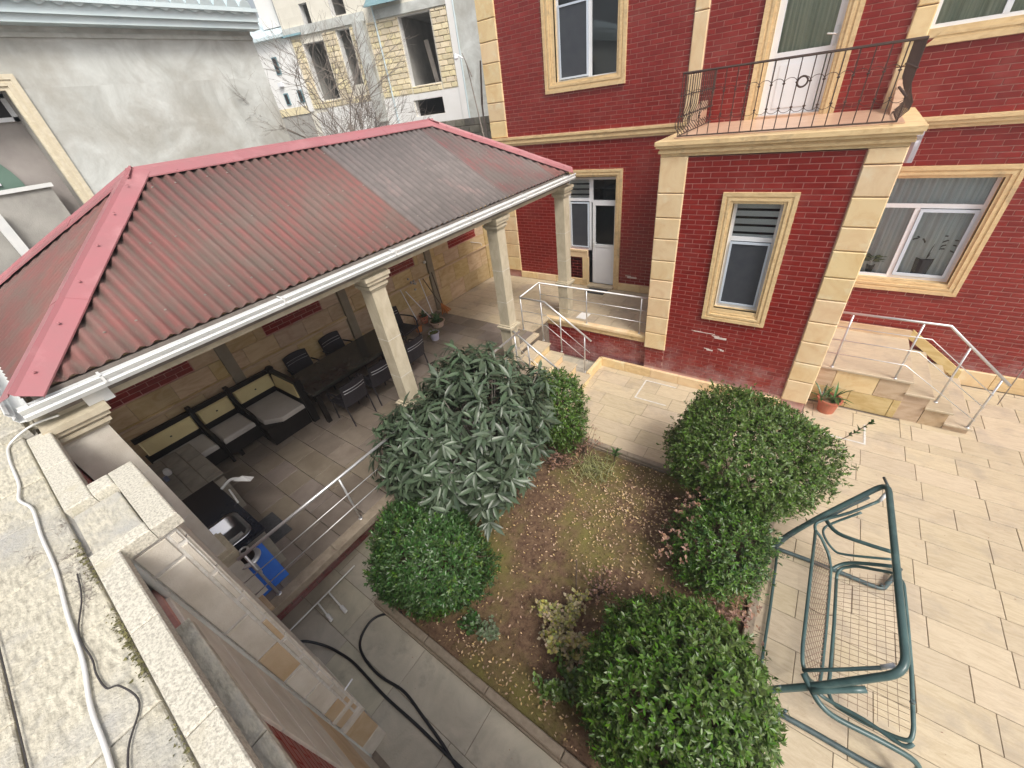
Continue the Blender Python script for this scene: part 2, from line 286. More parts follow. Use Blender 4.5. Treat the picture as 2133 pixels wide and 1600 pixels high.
def piece_obj(pl, name, mt, parent, u0, u1, v0, v1, d0, d1, c=.004, tilt=0., lift=0.):
    """one stone / brick as an object of its own, mesh shared between alike pieces"""
    w_, h_ = round(u1-u0, 3), round(v1-v0, 3); key = (tuple(pl.U), tuple(pl.V), w_, h_, round(d1-d0, 4), c, mt)
    me = _cache.get(key)
    if me is None:
        mb = MB(); q = Plane((0, 0, 0), pl.U, pl.V); q.piece(mb, -w_/2, w_/2, -h_/2, h_/2, 0, d1-d0, c)
        me = bpy.data.meshes.new(name); me.from_pydata(mb.v, [], mb.f); me.materials.append(MT[mt]); me.update(); _cache[key] = me
    o = link(name, me, parent, pl.p((u0+u1)/2, (v0+v1)/2, d0+lift))
    if tilt: o.rotation_euler = (random.uniform(-tilt, tilt), random.uniform(-tilt, tilt), 0)
    return o
def courses(u0, u1, v0, v1, h, L, holes=(), joint=.011, jitter=0., vbase=None, lens=None, minw=.03):
    """brick layout: list of rectangles"""
    out = []; vb = v0 if vbase is None else vbase; k = 0; v = vb
    while v < v1-.01:
        a, b = max(v, v0), min(v+h, v1)
        if b-a > .02:
            iv = [(u0, u1)]
            for (p, q, r, s_) in holes:
                if r < (a+b)/2 < s_:
                    iv = [z for (x0, x1) in iv for z in ((x0, min(x1, p)), (max(x0, q), x1)) if z[1]-z[0] > minw]
            u = u0 - ((k % 2)*.5 + (random.uniform(-jitter, jitter) if jitter else 0))*L - L
            while u < u1:
                l = L if not lens else random.choice(lens)
                for (x0, x1) in iv:
                    c0, c1 = max(u, x0), min(u+l, x1)
                    if c1-c0 > minw: out.append((c0+joint/2, c1-joint/2, a+joint/2, b-joint/2))
                u += l
        v += h; k += 1
    return out
def bricks(pl, rects, parent, n_ind=0, mt='brick', d=.009, depth=.02, sortkey=None, name='brick'):
    rects = list(rects)
    if n_ind:
        rects.sort(key=sortkey or (lambda r: (Vector(pl.p(r[0], r[2]))-Vector((0, 0, 5.6))).length))
    for r in rects[:n_ind]: piece_obj(pl, name, mt, parent, *r, d-depth, d, .003)
    mb = MB()
    for r in rects[n_ind:]: pl.piece(mb, *r, d-depth, d, .003)
    if mb.v: mb.build(name+'_facing', mt, parent, kind='stuff')
def wall_sheet(pl, u0, u1, v0, v1, holes, parent, mt='mortar', reveal=.22, name='wall', rmat='trim'):
    us = sorted({u0, u1, *[max(u0, min(u1, a)) for h in holes for a in h[:2]]}); vs_ = sorted({v0, v1, *[max(v0, min(v1, a)) for h in holes for a in h[2:]]})
    mb = MB()
    for i in range(len(us)-1):
        for j in range(len(vs_)-1):
            cu, cv = (us[i]+us[i+1])/2, (vs_[j]+vs_[j+1])/2
            if any(h[0] < cu < h[1] and h[2] < cv < h[3] for h in holes): continue
            mb.add([pl.p(us[i], vs_[j]), pl.p(us[i+1], vs_[j]), pl.p(us[i+1], vs_[j+1]), pl.p(us[i], vs_[j+1])], [(0, 1, 2, 3)])
    reveals = []
    for (a, b, c, d_) in holes:
        rv = MB(); reveals.append(rv); P = [(a, c), (b, c), (b, d_), (a, d_)]
        for i in range(4):
            p, q = P[i], P[(i+1) % 4]
            rv.add([pl.p(*p), pl.p(*p, -reveal), pl.p(*q, -reveal), pl.p(*q)], [(0, 1, 2, 3)])
    wo_ = mb.build(name, mt, parent)
    for rv in reveals: rv.build('reveal', rmat, wo_)
    return wo_
def moulding(pl, rect, w_, steps, parent, sides='LRTB', mt='trim', name='window_surround', d0=0.0):
    """mitred stepped stone surround outside-in; steps = [(fraction, depth)...]"""
    u0, u1, v0, v1 = rect; mb = MB()
    prof = []
    f = 0
    for fr_, dp in steps: prof.append((f, dp)); f += fr_; prof.append((f, dp))
    prof = [(0, d0)]+prof+[(1.0, -.06)]
    def ring(t):
        return [(u0+t*w_, v0+t*w_), (u1-t*w_, v0+t*w_), (u1-t*w_, v1-t*w_), (u0+t*w_, v1-t*w_)]
    side_ix = {'B': 0, 'R': 1, 'T': 2, 'L': 3}
    for i in range(len(prof)-1):
        (t0, a0), (t1, a1) = prof[i], prof[i+1]; A, B = ring(t0), ring(t1)
        for sd_ in sides:
            k = side_ix[sd_]; k2 = (k+1) % 4
            A0, A1, B0, B1 = list(A[k]), list(A[k2]), list(B[k]), list(B[k2])
            if sd_ in 'LR' and 'B' not in sides:      # run straight down
                for q in (A0, A1, B0, B1):
                    if abs(q[1]-(v0+t0*w_)) < 1e-9 or abs(q[1]-(v0+t1*w_)) < 1e-9: q[1] = v0
            mb.add([pl.p(*A0, a0), pl.p(*A1, a0), pl.p(*B1, a1), pl.p(*B0, a1)], [(0, 1, 2, 3)])
    return mb.build(name, mt, parent)
STEPS = [(.34, .055), (.18, .04), (.22, .05), (.26, .028)]
def window(pl, parent, u0, u1, v0, v1, bars, sashes=(), back='curtain', rec=.12, fw=.05, name='window', door=None, room=True):
    """white frame set back in its opening; bars = ('h', v) / ('v', u, va, vb); sashes = rects with their own bluish sash"""
    F = MB(); d0, d1 = -rec-.05, -rec
    for a in ((u0, u0+fw, v0, v1), (u1-fw, u1, v0, v1), (u0+fw, u1-fw, v0, v0+fw), (u0+fw, u1-fw, v1-fw, v1)): pl.box(F, *a, d0, d1)
    for b in bars:
        if b[0] == 'h': pl.box(F, b[2] if len(b) > 2 else u0+fw, b[3] if len(b) > 2 else u1-fw, b[1]-.035, b[1]+.035, d0, d1+.004)
        else: pl.box(F, b[1]-.035, b[1]+.035, b[2], b[3], d0, d1+.002)
    wo = F.build(name, 'upvc', parent)
    g = MB(); pl.box(g, u0+fw, u1-fw, v0+fw, v1-fw, -rec-.032, -rec-.026); g.build('pane', 'pane', wo)
    for s_ in sashes:
        m_ = MB(); a, b, c, d_ = s_; q = .035
        for r in ((a, a+q, c, d_), (b-q, b, c, d_), (a+q, b-q, c, c+q), (a+q, b-q, d_-q, d_)): pl.box(m_, *r, -rec, -rec+.025)
        m_.build('sash', 'upvc_blue', wo)
        n_ = MB(); pl.box(n_, a+q, b-q, c+q, d_-q, -rec+.004, -rec+.008); n_.build('insect_screen', 'tinted', wo)
    dB = -rec-.10
    if back in ('curtain', 'curtain_g'):
        c = MB(); n = max(12, int((u1-u0)/.012)); pv = []
        for i in range(n+1):
            u = u0+(u1-u0)*i/n; dd = dB+.022*math.sin(i*.55)+.012*math.sin(i*.23+1)
            pv += [pl.p(u, v0, dd), pl.p(u, v1, dd)]
        c.add(pv, [(2*i, 2*i+2, 2*i+3, 2*i+1) for i in range(n)]); c.build('curtain', back, wo, smooth=True)
    if back == 'blind':
        c = MB(); v = v1-fw
        while v > bars[0][1]+.05 if bars else v0: pl.box(c, u0+fw, u1-fw, v-.085, v, dB+.04, dB+.046); v -= .125
        c.build('blind', 'blind', wo)
    if room:
        r = MB(); D = -1.2; e = .3
        A = [pl.p(u0-e, v0-e, -.23), pl.p(u1+e, v0-e, -.23), pl.p(u1+e, v1+e, -.23), pl.p(u0-e, v1+e, -.23)]; B = [pl.p(u0-e, v0-e, D), pl.p(u1+e, v0-e, D), pl.p(u1+e, v1+e, D), pl.p(u0-e, v1+e, D)]
        r.add(A+B, [(0, 1, 5, 4), (1, 2, 6, 5), (2, 3, 7, 6), (3, 0, 4, 7), (4, 5, 6, 7)]); r.build('room', 'room', wo)
    return wo

# ------------------------------------------------------------------ ground and paving
g = MB(); g.add([(-400, -400, -.6), (400, -400, -.6), (400, 400, -.6), (-400, 400, -.6)], [(0, 1, 2, 3)]); g.build('ground', 'concrete_dk', kind='structure')
PX0, PX1, PY0, PY1 = -3.62, .55, .86, 5.02       # planting bed inside its kerbs
court = MB(); court.box(-4.8, 7, -.34, PY0-.1, -.05, -.008); court.box(-4.8, PX0-.1, PY0-.1, 7.8, -.05, -.008); court.box(PX0-.1, 7, PY1+.1, 7.8, -.05, -.008); court.box(PX1+.1, 7, PY0-.1, PY1+.1, -.05, -.008); court.box(.74, 7, 7.8, 10, -.05, -.008)
court = court.build('courtyard', 'joint', kind='structure', loc=(0, 3, -.05))
F0 = FLOOR(0)
def pave(u0, u1, v0, v1, mt, h=.4, lens=(.62, .8, .95, .7), holes=(), parent=court, pl=F0, name='paving_stone', vbase=None, joint=.007):
    for r in courses(u0, u1, v0, v1, h, .8, holes, joint, vbase=vbase, lens=lens, minw=.06): piece_obj(pl, name, mt, parent, *r, -.022, 0, .003, tilt=.0018, lift=random.uniform(-.0015, .0015))
bed = (PX0-.1, PX1+.1, PY0-.1, PY1+.1)
pave(-4.8, PX0-.1, PY0-.1, PY1+.1, 'pave_shade')
pave(-4.8, 6.2, -.28, PY0-.1, 'pave_shade', h=.52, lens=(.8, .95, 1.1), joint=.005)
pave(PX1+.1, 6.2, PY0-.1, PY1+.1, 'pave', vbase=.72)
pave(-3.42, 6.2, PY1+.1, 7.74, 'pave', vbase=PY1+.1)
pave(2.2, 6.2, 7.74, 9.93, 'pave', h=.42)
pave(.76, 2.2, 7.74, 8.24, 'pave', h=.42)
pave(-4.6, -3.42, 6.98, 7.74, 'pave_shade')
# chalky outlines on the stones
for (a, b, c, d_, miss) in ((-2.26, -1.55, 6.83, 7.56, 'R'), (1.02, 1.72, 7.28, 7.86, 'LT')):
    mb = MB(); t = .03
    if 'L' not in miss: mb.box(a, a+t, c, d_, .003, .006)
    if 'R' not in miss: mb.box(b-t, b, c, d_, .003, .006)
    mb.box(a+t, b-t, c, c+t, .003, .006)
    if 'T' not in miss: mb.box(a+t, b-t, d_-t, d_, .003, .006)
    mb.build('grout_outline', 'grout', court)

# ------------------------------------------------------------------ planting bed
bedt = thing('planting_bed', 'rectangular soil bed with low brown kerb in the middle of the courtyard', 'planting bed', ((PX0+PX1)/2, 3, 0))
n = 60; vv = []; ff = []
for j in range(n+1):
    for i in range(n+1):
        x = PX0+(PX1-PX0)*i/n; y = PY0+(PY1-PY0)*j/n
        vv.append((x, y, .02+.03*math.sin(x*2.1)*math.cos(y*1.7)+RNG.normal(0, .008)))
for j in range(n):
    for i in range(n): a = j*(n+1)+i; ff.append((a, a+1, a+n+2, a+n+1))
so = MB(); so.add(vv, ff); so = so.build('soil', 'soil', kind='structure', smooth=True)
def kerb_run(x0, x1, y0, y1, along, step=1.0):
    a0, a1 = (x0, x1) if along == 'x' else (y0, y1); k = a0
    while k < a1-.01:
        e = min(k+step, a1); mb = MB()
        if along == 'x':
            mb.cbox(k+.003, e-.003, y0, y1, -.05, .13, .012); mb.box(k+.003, e-.003, y0-.02, y0, -.05, .07)
        else: mb.cbox(x0, x1, k+.003, e-.003, -.05, .13, .012)
        mb.build('kerb_stone', 'curb', bedt); k = e
kerb_run(PX0-.1, PX1+.1, PY0-.1, PY0, 'x'); kerb_run(PX0-.1, PX1+.1, PY1, PY1+.1, 'x'); kerb_run(PX0-.1, PX0, PY0, PY1, 'y'); kerb_run(PX1, PX1+.1, PY0, PY1, 'y')

# ------------------------------------------------------------------ terrace
TX = -4.1
ter = MB(); ter.box(-8.2, TX-.66, -.34, 5.75, -.1, .90); ter.box(-8.2, TX-.1, -.34, 5.75, .86, .96); ter.box(-8.2, -4.8, 5.75, 6.98, -.1, .96); ter.box(-8.2, -5.0, 6.98, 10, -.1, .96); ter.box(-5.0, -2.42, 7.9, 10, -.1, .96)
ter = ter.build('terrace', 'joint', kind='structure', loc=(-6.2, 4, 0))
T1 = FLOOR(1.0)
def tpave(*a, **k): pave(*a, 'tile', h=.42, lens=(.42, .55, .62, .5), parent=ter, pl=T1, name='floor_tile', joint=.008, **k)
tpave(-8.18, TX-.16, -.3, 5.75); tpave(-8.18, -4.86, 5.75, 6.98)
def ppave(*a, **k): pave(*a, 'pave', h=.42, lens=(.42, .55, .62, .5), parent=ter, pl=T1, name='floor_tile', joint=.008, **k)
ppave(-8.18, -5.05, 6.98, 9.95); ppave(-5.05, -2.45, 7.93, 9.95)
def nosing(x0, x1, y0, y1, z=1.0, mt='curb', along='y', step=1.1, parent=ter, h=.06, name='edge_stone'):
    a0, a1 = (y0, y1) if along == 'y' else (x0, x1); k = a0
    while k < a1-.01:
        e = min(k+step, a1); mb = MB()
        if along == 'y': mb.cbox(x0, x1, k+.002, e-.002, z-h, z+.006, .008)
        else: mb.cbox(k+.002, e-.002, y0, y1, z-h, z+.006, .008)
        mb.build(name, mt, parent); k = e
nosing(TX-.16, TX, -.3, 5.75, h=.11)
nosing(-4.86, -4.72, 5.75, 6.98, mt='pave'); nosing(-5.05, -4.93, 6.98, 7.78, mt='pave'); nosing(-5.05, -2.42, 7.78, 7.93, mt='quoin', along='x')
f = MB(); f.box(-5.0, -2.42, 7.82, 7.9, .82, .94); f.build('edge_fascia', 'trim', ter)
# brick facing under the terrace edge
bricks(FRONT(7.86), courses(-5.0, -2.42, -.05, .82, .083, .26), ter, name='brick'); f = MB(); f.box(-5.0, -2.42, 7.862, 7.9, -.05, .82); f.build('brick_backing', 'mortar', ter)
bricks(EAST(TX-.66), courses(-.3, 5.75, 0, .88, .083, .26), ter, name='brick')
# stairs from the terrace
st = thing('terrace_steps', 'cream stone steps going down from the terrace beside the steel handrails', 'steps', (-4.1, 6.3, 0))
for i, (x0, x1, z) in enumerate(((-4.76, -4.40, .82), (-4.42, -4.05, .62), (-4.07, -3.70, .42), (-3.72, -3.36, .21))):
    b = MB(); b.box(x0, x1-.03, 5.78, 6.93, -.02, z-.04); b.build('riser', 'quoin', st)
    b = MB(); b.cbox(x0, x1, 5.75, 6.96, z-.04, z, .008); b.build('tread', 'pave', st)
# low kerb by the recess
kb = thing('low_kerb', 'low cream stone kerb at the corner of the sunken recess beside the steps', 'kerb', (-3.46, 7.4, 0))
for a in ((-3.5, -3.42, 7.0, 7.74),): b = MB(); b.cbox(*a, -.02, .22, .01); b.build('kerb_stone', 'quoin', kb)

# ------------------------------------------------------------------ the red brick house
house = thing('brick_house', 'two storey red glazed brick house with cream stone quoins and white windows', 'house', (-3, 12, 0))
WY, TY = 10.0, 7.75
main = FRONT(WY); tow = FRONT(TY)
TLX, TRX = -2.40, .73
# openings (u0,u1,v0,v1)
H_door = (-5.52, -4.12, 1.0, 3.84); H_up = (-5.68, -4.13, 5.78, 7.9); H_bdoor = (-1.40, -.44, 4.72, 7.2)
H_rw = (.66, 2.9, 5.72, 7.9); H_fw = (.80, 2.26, 1.95, 3.76)
H_tw = (-1.17, -.45, 1.93, 3.82)
holes_m = [H_door, H_up, H_bdoor, H_rw, H_fw]
wall_sheet(main, -7.72, 9, -.1, 10.5, holes_m, house); wall_sheet(tow, TLX, TRX, -.1, 4.5, [H_tw], house, name='bay_wall')
b = MB(); b.add([(TRX, TY, -.1), (TRX, WY, -.1), (TRX, WY, 4.5), (TRX, TY, 4.5)], [(0, 1, 2, 3)]); b.add([(TLX, TY, -.1), (TLX, WY, -.1), (TLX, WY, 4.5), (TLX, TY, 4.5)], [(3, 2, 1, 0)])
b.add([(-7.72, WY, -.1), (-7.72, 18, -.1), (-7.72, 18, 10.5), (-7.72, WY, 10.5)], [(3, 2, 1, 0)]); b.add([(-7.72, 18, -.1), (9, 18, -.1), (9, 18, 10.5), (-7.72, 18, 10.5)], [(3, 2, 1, 0)]); b.add([(9, 18, -.1), (9, 10, -.1), (9, 10, 10.5), (9, 18, 10.5)], [(3, 2, 1, 0)])
b.add([(-7.72, 10, 10.5), (9, 10, 10.5), (9, 18, 10.5), (-7.72, 18, 10.5)], [(0, 1, 2, 3)])
b.build('side_wall', 'mortar', house)
BH, BL = .083, .262
q = []
hl = [(h[0]-.1, h[1]+.1, h[2]-.1, h[3]+.1) for h in holes_m]
hl[0] = (-5.62, -4.02, 1.9, 3.94); hl.append((-4.92, -4.02, .9, 2.0)); hl.append((-5.0, -4.8, 1.0, 1.9)); hl.append((-1.5, -.34, 4.5, 7.3))
q += courses(-7.2, TLX, 1.2, 4.62, BH, BL, hl); q += courses(-7.2, -2.75, 4.82, 9.5, BH, BL, hl)
q += courses(-2.48, .42, 4.72, 9.5, BH, BL, hl); q += courses(.66, 8.9, 4.6, 9.5, BH, BL, hl); q += courses(TRX, 8.9, .33, 4.44, BH, BL, hl)
tq = courses(-1.98, .33, .28, 4.5, BH, BL, [(H_tw[0]-.1, H_tw[1]+.1, H_tw[2]-.15, H_tw[3]+.1)]); tq += courses(TLX, -1.98, .28, .78, BH, BL)
bricks(tow, tq, house, n_ind=300); bricks(main, q, house)
# chipped glaze showing white backing
for (pl, u, v, w_, h_) in ((tow, -1.05, 1.28, .22, .04), (tow, -1.45, 1.36, .4, .012), (tow, -1.15, .98, .12, .03), (tow, -.9, 1.02, .07, .03), (main, -3.75, 1.36, .26, .045)):
    b = MB(); pl.box(b, u, u+w_, v, v+h_, .008, .0115); pl.box(b, u-.05, u+w_*.4, v+h_, v+h_*1.5, .008, .0112); b.build('chipped_patch', 'chip', house)
# quoins
def quoin(pl, u0, u1, zs, parent=house, d=.045):
    for a, b_ in zip(zs[:-1], zs[1:]): piece_obj(pl, 'quoin_stone', 'quoin', parent, u0, u1, a+.006, b_-.006, -.02, d, .014)
quoin(tow, TLX-.02, -1.97, [.77, 1.16, 1.55, 1.97, 2.36, 2.75, 3.16, 3.54, 3.95, 4.52]); quoin(tow, .34, TRX+.02, [.24, .72, 1.12, 1.55, 1.94, 2.35, 2.73, 3.15, 3.5, 3.91, 4.32, 4.52])
quoin(main, -7.72, -7.19, [1.2, 1.61, 2.01, 2.41, 2.81, 3.21, 3.61, 4.01, 4.3, 4.62]); quoin(main, -7.72, -7.19, [4.82, 5.19, 5.59, 5.98, 6.39, 6.79, 7.19, 7.6, 8.0, 8.4])
quoin(main, -2.74, -2.49, [4.73, 5.6, 6.5, 7.4, 8.3]); quoin(main, .42, .66, [4.73, 5.3, 6.0, 6.8, 7.6, 8.4])
# string course, plinths
def band(pl, u0, u1, v0, v1, steps, name='string_course', mt='trim'):
    mb = MB(); n_ = len(steps)
    for i, dd in enumerate(steps): pl.box(mb, u0, u1, v0+(v1-v0)*i/n_, v0+(v1-v0)*(i+1)/n_, -.02, dd)
    mb.build(name, mt, house)
band(main, -7.78, TLX, 4.62, 4.81, (.05, .075, .06, .095)); band(main, .78, 9, 4.44, 4.60, (.05, .075, .095))
def plinth(pl, u0, u1, v0, v1, gaps=(), L=.62, d=.05):
    u = u0
    while u < u1-.02:
        e = min(u+L, u1)
        if not any(a < (u+e)/2 < b_ for a, b_ in gaps): piece_obj(pl, 'plinth_stone', 'trim' if random.random() < .5 else 'quoin', house, u+.002, e-.002, v0, v1, -.01, d, .008)
        u = e
plinth(main, -7.2, -4.9, 1.0, 1.19); plinth(main, -4.0, TLX, 1.0, 1.19); plinth(tow, -3.46, .34, 0, .22, d=.06); plinth(main, 2.3, 8.9, .0, .33)
# window and door surrounds
moulding(tow, (-1.34, -.28, 1.69, 3.97), .17, STEPS, house)
moulding(main, (-5.95, -4.01, 5.61, 8.1), .2, STEPS, house)
moulding(main, (.80-.17, 2.44, 1.75, 3.90), .18, STEPS, house)
moulding(main, (.67, 3.1, 5.52, 8.1), .2, STEPS, house, sides='B')
moulding(main, (-1.60, -.22, 4.72, 7.4), .2, STEPS, house, sides='LRT', name='door_surround')
moulding(main, (-5.68, -3.98, 1.0, 4.0), .16, STEPS, house, sides='RT', name='door_surround')
b = MB(); main.box(b, -5.68, -5.52, 1.8, 4.0, -.02, .05); main.box(b, -5.68, -5.64, 1.8, 3.98, .05, .06); b.build('door_surround', 'trim', house)
b = MB(); main.box(b, -5.68, -4.9, 1.82, 2.02, -.02, .055); main.box(b, -5.05, -4.88, 1.0, 1.82, -.02, .05); main.box(b, -5.68, -4.9, 1.98, 2.02, .055, .07); b.build('sill_apron', 'quoin', house)
bricks(main, courses(-5.62, -5.06, 1.19, 1.82, BH, BL), house)
b = MB(); main.box(b, -5.66, -4.98, 1.0, 1.98, -.24, -.002); b.build('apron_wall', 'mortar', house)
b = MB(); main.box(b, -4.86, -4.12, .99, 1.06, -.05, .16); b.build('door_step', 'pave', house)
for pl_, h_, sd_ in ((tow, H_tw, 'LRTB'), (main, H_up, 'LRTB'), (main, H_fw, 'RTB'), (main, H_rw, 'B'), (main, H_bdoor, 'LRT'), (main, H_door, 'RT')):
    moulding(pl_, (h_[0]-.11, h_[1]+.11, h_[2]-(.11 if 'B' in sd_ else 0), h_[3]+.11), .11, [(1.0, .014)], house, sides=sd_, name='opening_lining')
# windows
window(tow, house, *H_tw, [('h', 3.20)], sashes=[(-1.12, -.50, 1.99, 3.15)], back='blind')
window(main, house, *H_up, [('v', -4.88, 5.83, 7.85)], sashes=[(-5.63, -4.92, 5.84, 7.1)], back='none')
fw = window(main, house, *H_fw, [('h', 3.25), ('v', 1.43, 2.0, 3.21)], back='curtain')
b = MB(); a = (1.47, 2.21, 2.01, 3.20); q_ = .05
for r in ((a[0], a[0]+q_, a[2], a[3]), (a[1]-q_, a[1], a[2], a[3]), (a[0]+q_, a[1]-q_, a[2], a[2]+q_), (a[0]+q_, a[1]-q_, a[3]-q_, a[3])): main.box(b, *r, -.12, -.095)
b.build('sash', 'upvc_blue', fw)
window(main, house, *H_rw, [('v', 1.43, 5.77, 7.85)], sashes=[], back='curtain_g')
# entrance: side window + transoms + door
window(main, house, -5.52, -4.86, 1.98, 3.80, [('h', 3.28)], back='blind', name='side_window', sashes=[(-5.46, -4.92, 2.05, 3.22)])
window(main, house, -4.86, -4.12, 3.22, 3.80, [], back='none', name='transom_window')
dr = window(main, house, -4.82, -4.14, 1.05, 3.22, [('h', 2.12)], back='none', fw=.075, name='door')
b = MB(); main.box(b, -4.745, -4.215, 1.12, 2.085, -.15, -.128); main.box(b, -4.70, -4.26, 1.18, 2.03, -.128, -.12); b.build('door_panel', 'upvc', dr)
b = MB(); main.box(b, -4.745, -4.215, 2.155, 3.145, -.19, -.182); b.build('insect_screen', 'dark', dr)
b = MB(); b.tube([main.p(-4.78, 2.22, -.12), main.p(-4.78, 2.22, -.05), main.p(-4.67, 2.22, -.045)], .011, 6); main.box(b, -4.80, -4.765, 2.08, 2.3, -.12, -.11); b.build('door_handle', 'white', dr)
# balcony door
bd = window(main, house, *H_bdoor, [('h', 5.68)], back='curtain_g', fw=.10, name='balcony_door')
b = MB(); main.box(b, -1.28, -.56, 4.82, 5.62, -.155, -.128); main.box(b, -1.2, -.64, 4.9, 5.54, -.128, -.118); b.build('door_panel', 'upvc', bd)
b = MB(); b.tube([main.p(-.49, 5.85, -.12), main.p(-.49, 5.85, -.04), main.p(-.62, 5.87, -.035)], .012, 6); main.box(b, -.51, -.47, 5.7, 5.96, -.12, -.108); b.build('door_handle', 'steel', bd)
b = MB(); main.box(b, -1.4, -.44, 4.70, 4.80, -.1, .1); b.build('threshold', 'balust', house)
# house plants behind the lower right window
hp = MB()
for k in range(26):
    a = k*2.4; L_ = .16+.07*random.random(); c = Vector((1.12, 10.21, 2.18+.004*k)); dd = Vector((math.cos(a), math.sin(a)*.35, .55*random.random())).normalized(); s_ = dd.cross(Z).normalized()*.022
    hp.add([c, c+dd*L_*.5+s_+Z*.02, c+dd*L_+Z*-.03, c+dd*L_*.5-s_+Z*.02], [(0, 1, 2), (0, 2, 3)])
hp.build('house_plant', 'leaf_under', fw)
hp = MB(); hp.lathe((1.12, 10.21, 2.0), [(.0, 0), (.05, 0), (.07, .14), (.06, .14), (0, .12)], 12); hp.build('plant_pot', 'dark', fw); hp = MB(); hp.lathe((1.85, 10.24, 2.0), [(0, 0), (.11, 0), (.13, .32), (.11, .32), (0, .3)], 14); hp.build('plant_pot', 'dark', fw)
hp = MB()
for k in range(7):
    a = -.5+k*.55; hp.tube(smooth_path([(1.85, 10.24, 2.3), (1.85+.15*math.cos(a), 10.24, 2.5+.06*k % .2), (1.85+.38*math.cos(a), 10.22, 2.55+.2*math.sin(a))], 4), .012, 5)
hp.build('palm_frond', 'dark', fw)

# balcony
bal = MB()
for i, (o, z0, z1) in enumerate(((.0, 4.52, 4.57), (.035, 4.57, 4.61), (.02, 4.61, 4.65), (.07, 4.65, 4.69), (.09, 4.69, 4.75))): bal.box(TLX-.02-o, TRX+.02+o, TY-.04-o, WY-.02, z0, z1)
balc = bal.build('balcony_slab', 'trim', house)
b = MB(); b.box(TLX+.1, TRX-.1, TY+.2, WY, 4.752, 4.765); b.build('balcony_floor', 'balust', house)
for x0, s_ in ((-2.42, 1), (.50, -1)):
    b = MB(); P = [(x0, 9.9, 4.76), (x0, 8.9, 4.76), (x0, 9.9, 5.15)]; b.add(P+[(a+.14, c, d_) for a, c, d_ in P], [(0, 1, 2), (5, 4, 3), (0, 3, 4, 1), (1, 4, 5, 2), (2, 5, 3, 0)]); b.build('marble_kerb', 'balust', house)
RX0, RX1, RY = -2.20, .53, TY+.03
rail = MB(); rail.tube([(RX0, WY-.05, 5.62), (RX0, RY, 5.62), (RX1, RY, 5.62), (RX1, WY-.05, 5.62)], .016, 6); rail.tube([(RX0, WY-.05, 4.80), (RX0, RY, 4.80), (RX1, RY, 4.80), (RX1, WY-.05, 4.80)], .011, 6)
rl = rail.build('balcony_railing', 'iron', house)
def bar(x, y, ox, oy, kn=True):
    belly = [(5.62, 0), (5.35, 0), (5.18, .01), (5.08, .045), (4.98, .095), (4.9, .085), (4.84, .03), (4.80, 0)]
    if not kn: belly = [(5.62, 0), (4.80, 0)]
    b = MB(); b.tube([(x+ox*o, y+oy*o, z) for z, o in belly], .0075, 5)
    for z in (5.34, 5.06): b.lathe((x, y, z), [(.0, -.018), (.018, -.006), (.018, .006), (0, .018)], 6)
    b.build('baluster', 'iron', rl)
nb = 18
for k in range(nb+1): bar(RX0+(RX1-RX0)*k/nb, RY, 0, -1, kn=False)
for k in range(1, 16):
    for x, s_ in ((RX0, -1), (RX1, 1)): bar(x, RY+.14*k, s_, 0)
b = MB()
for k in range(nb):
    x0 = RX0+(RX1-RX0)*k/nb; x1 = RX0+(RX1-RX0)*(k+1)/nb
    b.tube([(x0+(x1-x0)*(.5-.5*math.cos(t)), RY, 5.34+.06*math.sin(t)) for t in np.linspace(0, math.pi, 9)], .0045, 4); b.tube([(x0+(x1-x0)*(.5-.5*math.cos(t)), RY, 5.06-.06*math.sin(t)) for t in np.linspace(0, math.pi, 9)], .0045, 4)
b.build('scrollwork', 'iron', rl, kind='stuff')
b = MB(); b.tube([(-.62+.06*math.cos(t), RY, 5.34+.06*math.sin(t)) for t in np.linspace(0, 2*math.pi, 16)[:-1]], .012, 6, closed=True); b.build('ring_ornament', 'iron', rl)
b = MB(); b.tube(smooth_path([(.86, 9.95, 4.6), (.84, 8.4, 4.62), (.84, 8.25, 4.5), (.83, 8.22, 4.25)], 8), .06, 10); b.build('foil_duct', 'foil', house)

# right hand stairs and landing
rs = thing('side_steps', 'cream stone landing and steps with steel rail to the right of the brick bay', 'steps', (2, 9, 0))
b = MB(); b.box(.75, 2.07, 8.30, 9.97, 0, .79); b.build('landing_base', 'clad', rs)
for r in courses(.75, 2.1, 0, .79, .39, .62, joint=.006): piece_obj(FRONT(8.30), 'facing_stone', 'clad' if random.random() < .6 else 'quoin', rs, *r, -.01, .02, .006)
b = MB(); b.cbox(.73, 2.12, 8.25, 9.97, .79, .83, .008); b.build('landing_slab', 'pave', rs)
for x0, x1, z in ((2.10, 2.46, .60), (2.44, 2.78, .38), (2.76, 3.10, .15)):
    b = MB(); b.box(x0, x1-.03, 8.30, 9.97, 0, z-.04); b.build('riser', 'clad', rs); b = MB(); b.cbox(x0-.02, x1, 8.25, 9.97, z-.04, z, .008); b.build('tread', 'pave', rs)
for (x0, x1, z0, z1) in ((.75, 2.12, .83, 1.0),): b = MB(); b.box(x0, x1, 9.9, 9.95, z0, z1); b.build('skirting', 'clad', rs)
b = MB(); b.obox((2.12, 9.9, .83), (.95, 0, -.72), (0, .05, 0), (0, 0, .2)); b.build('skirting', 'clad', rs)

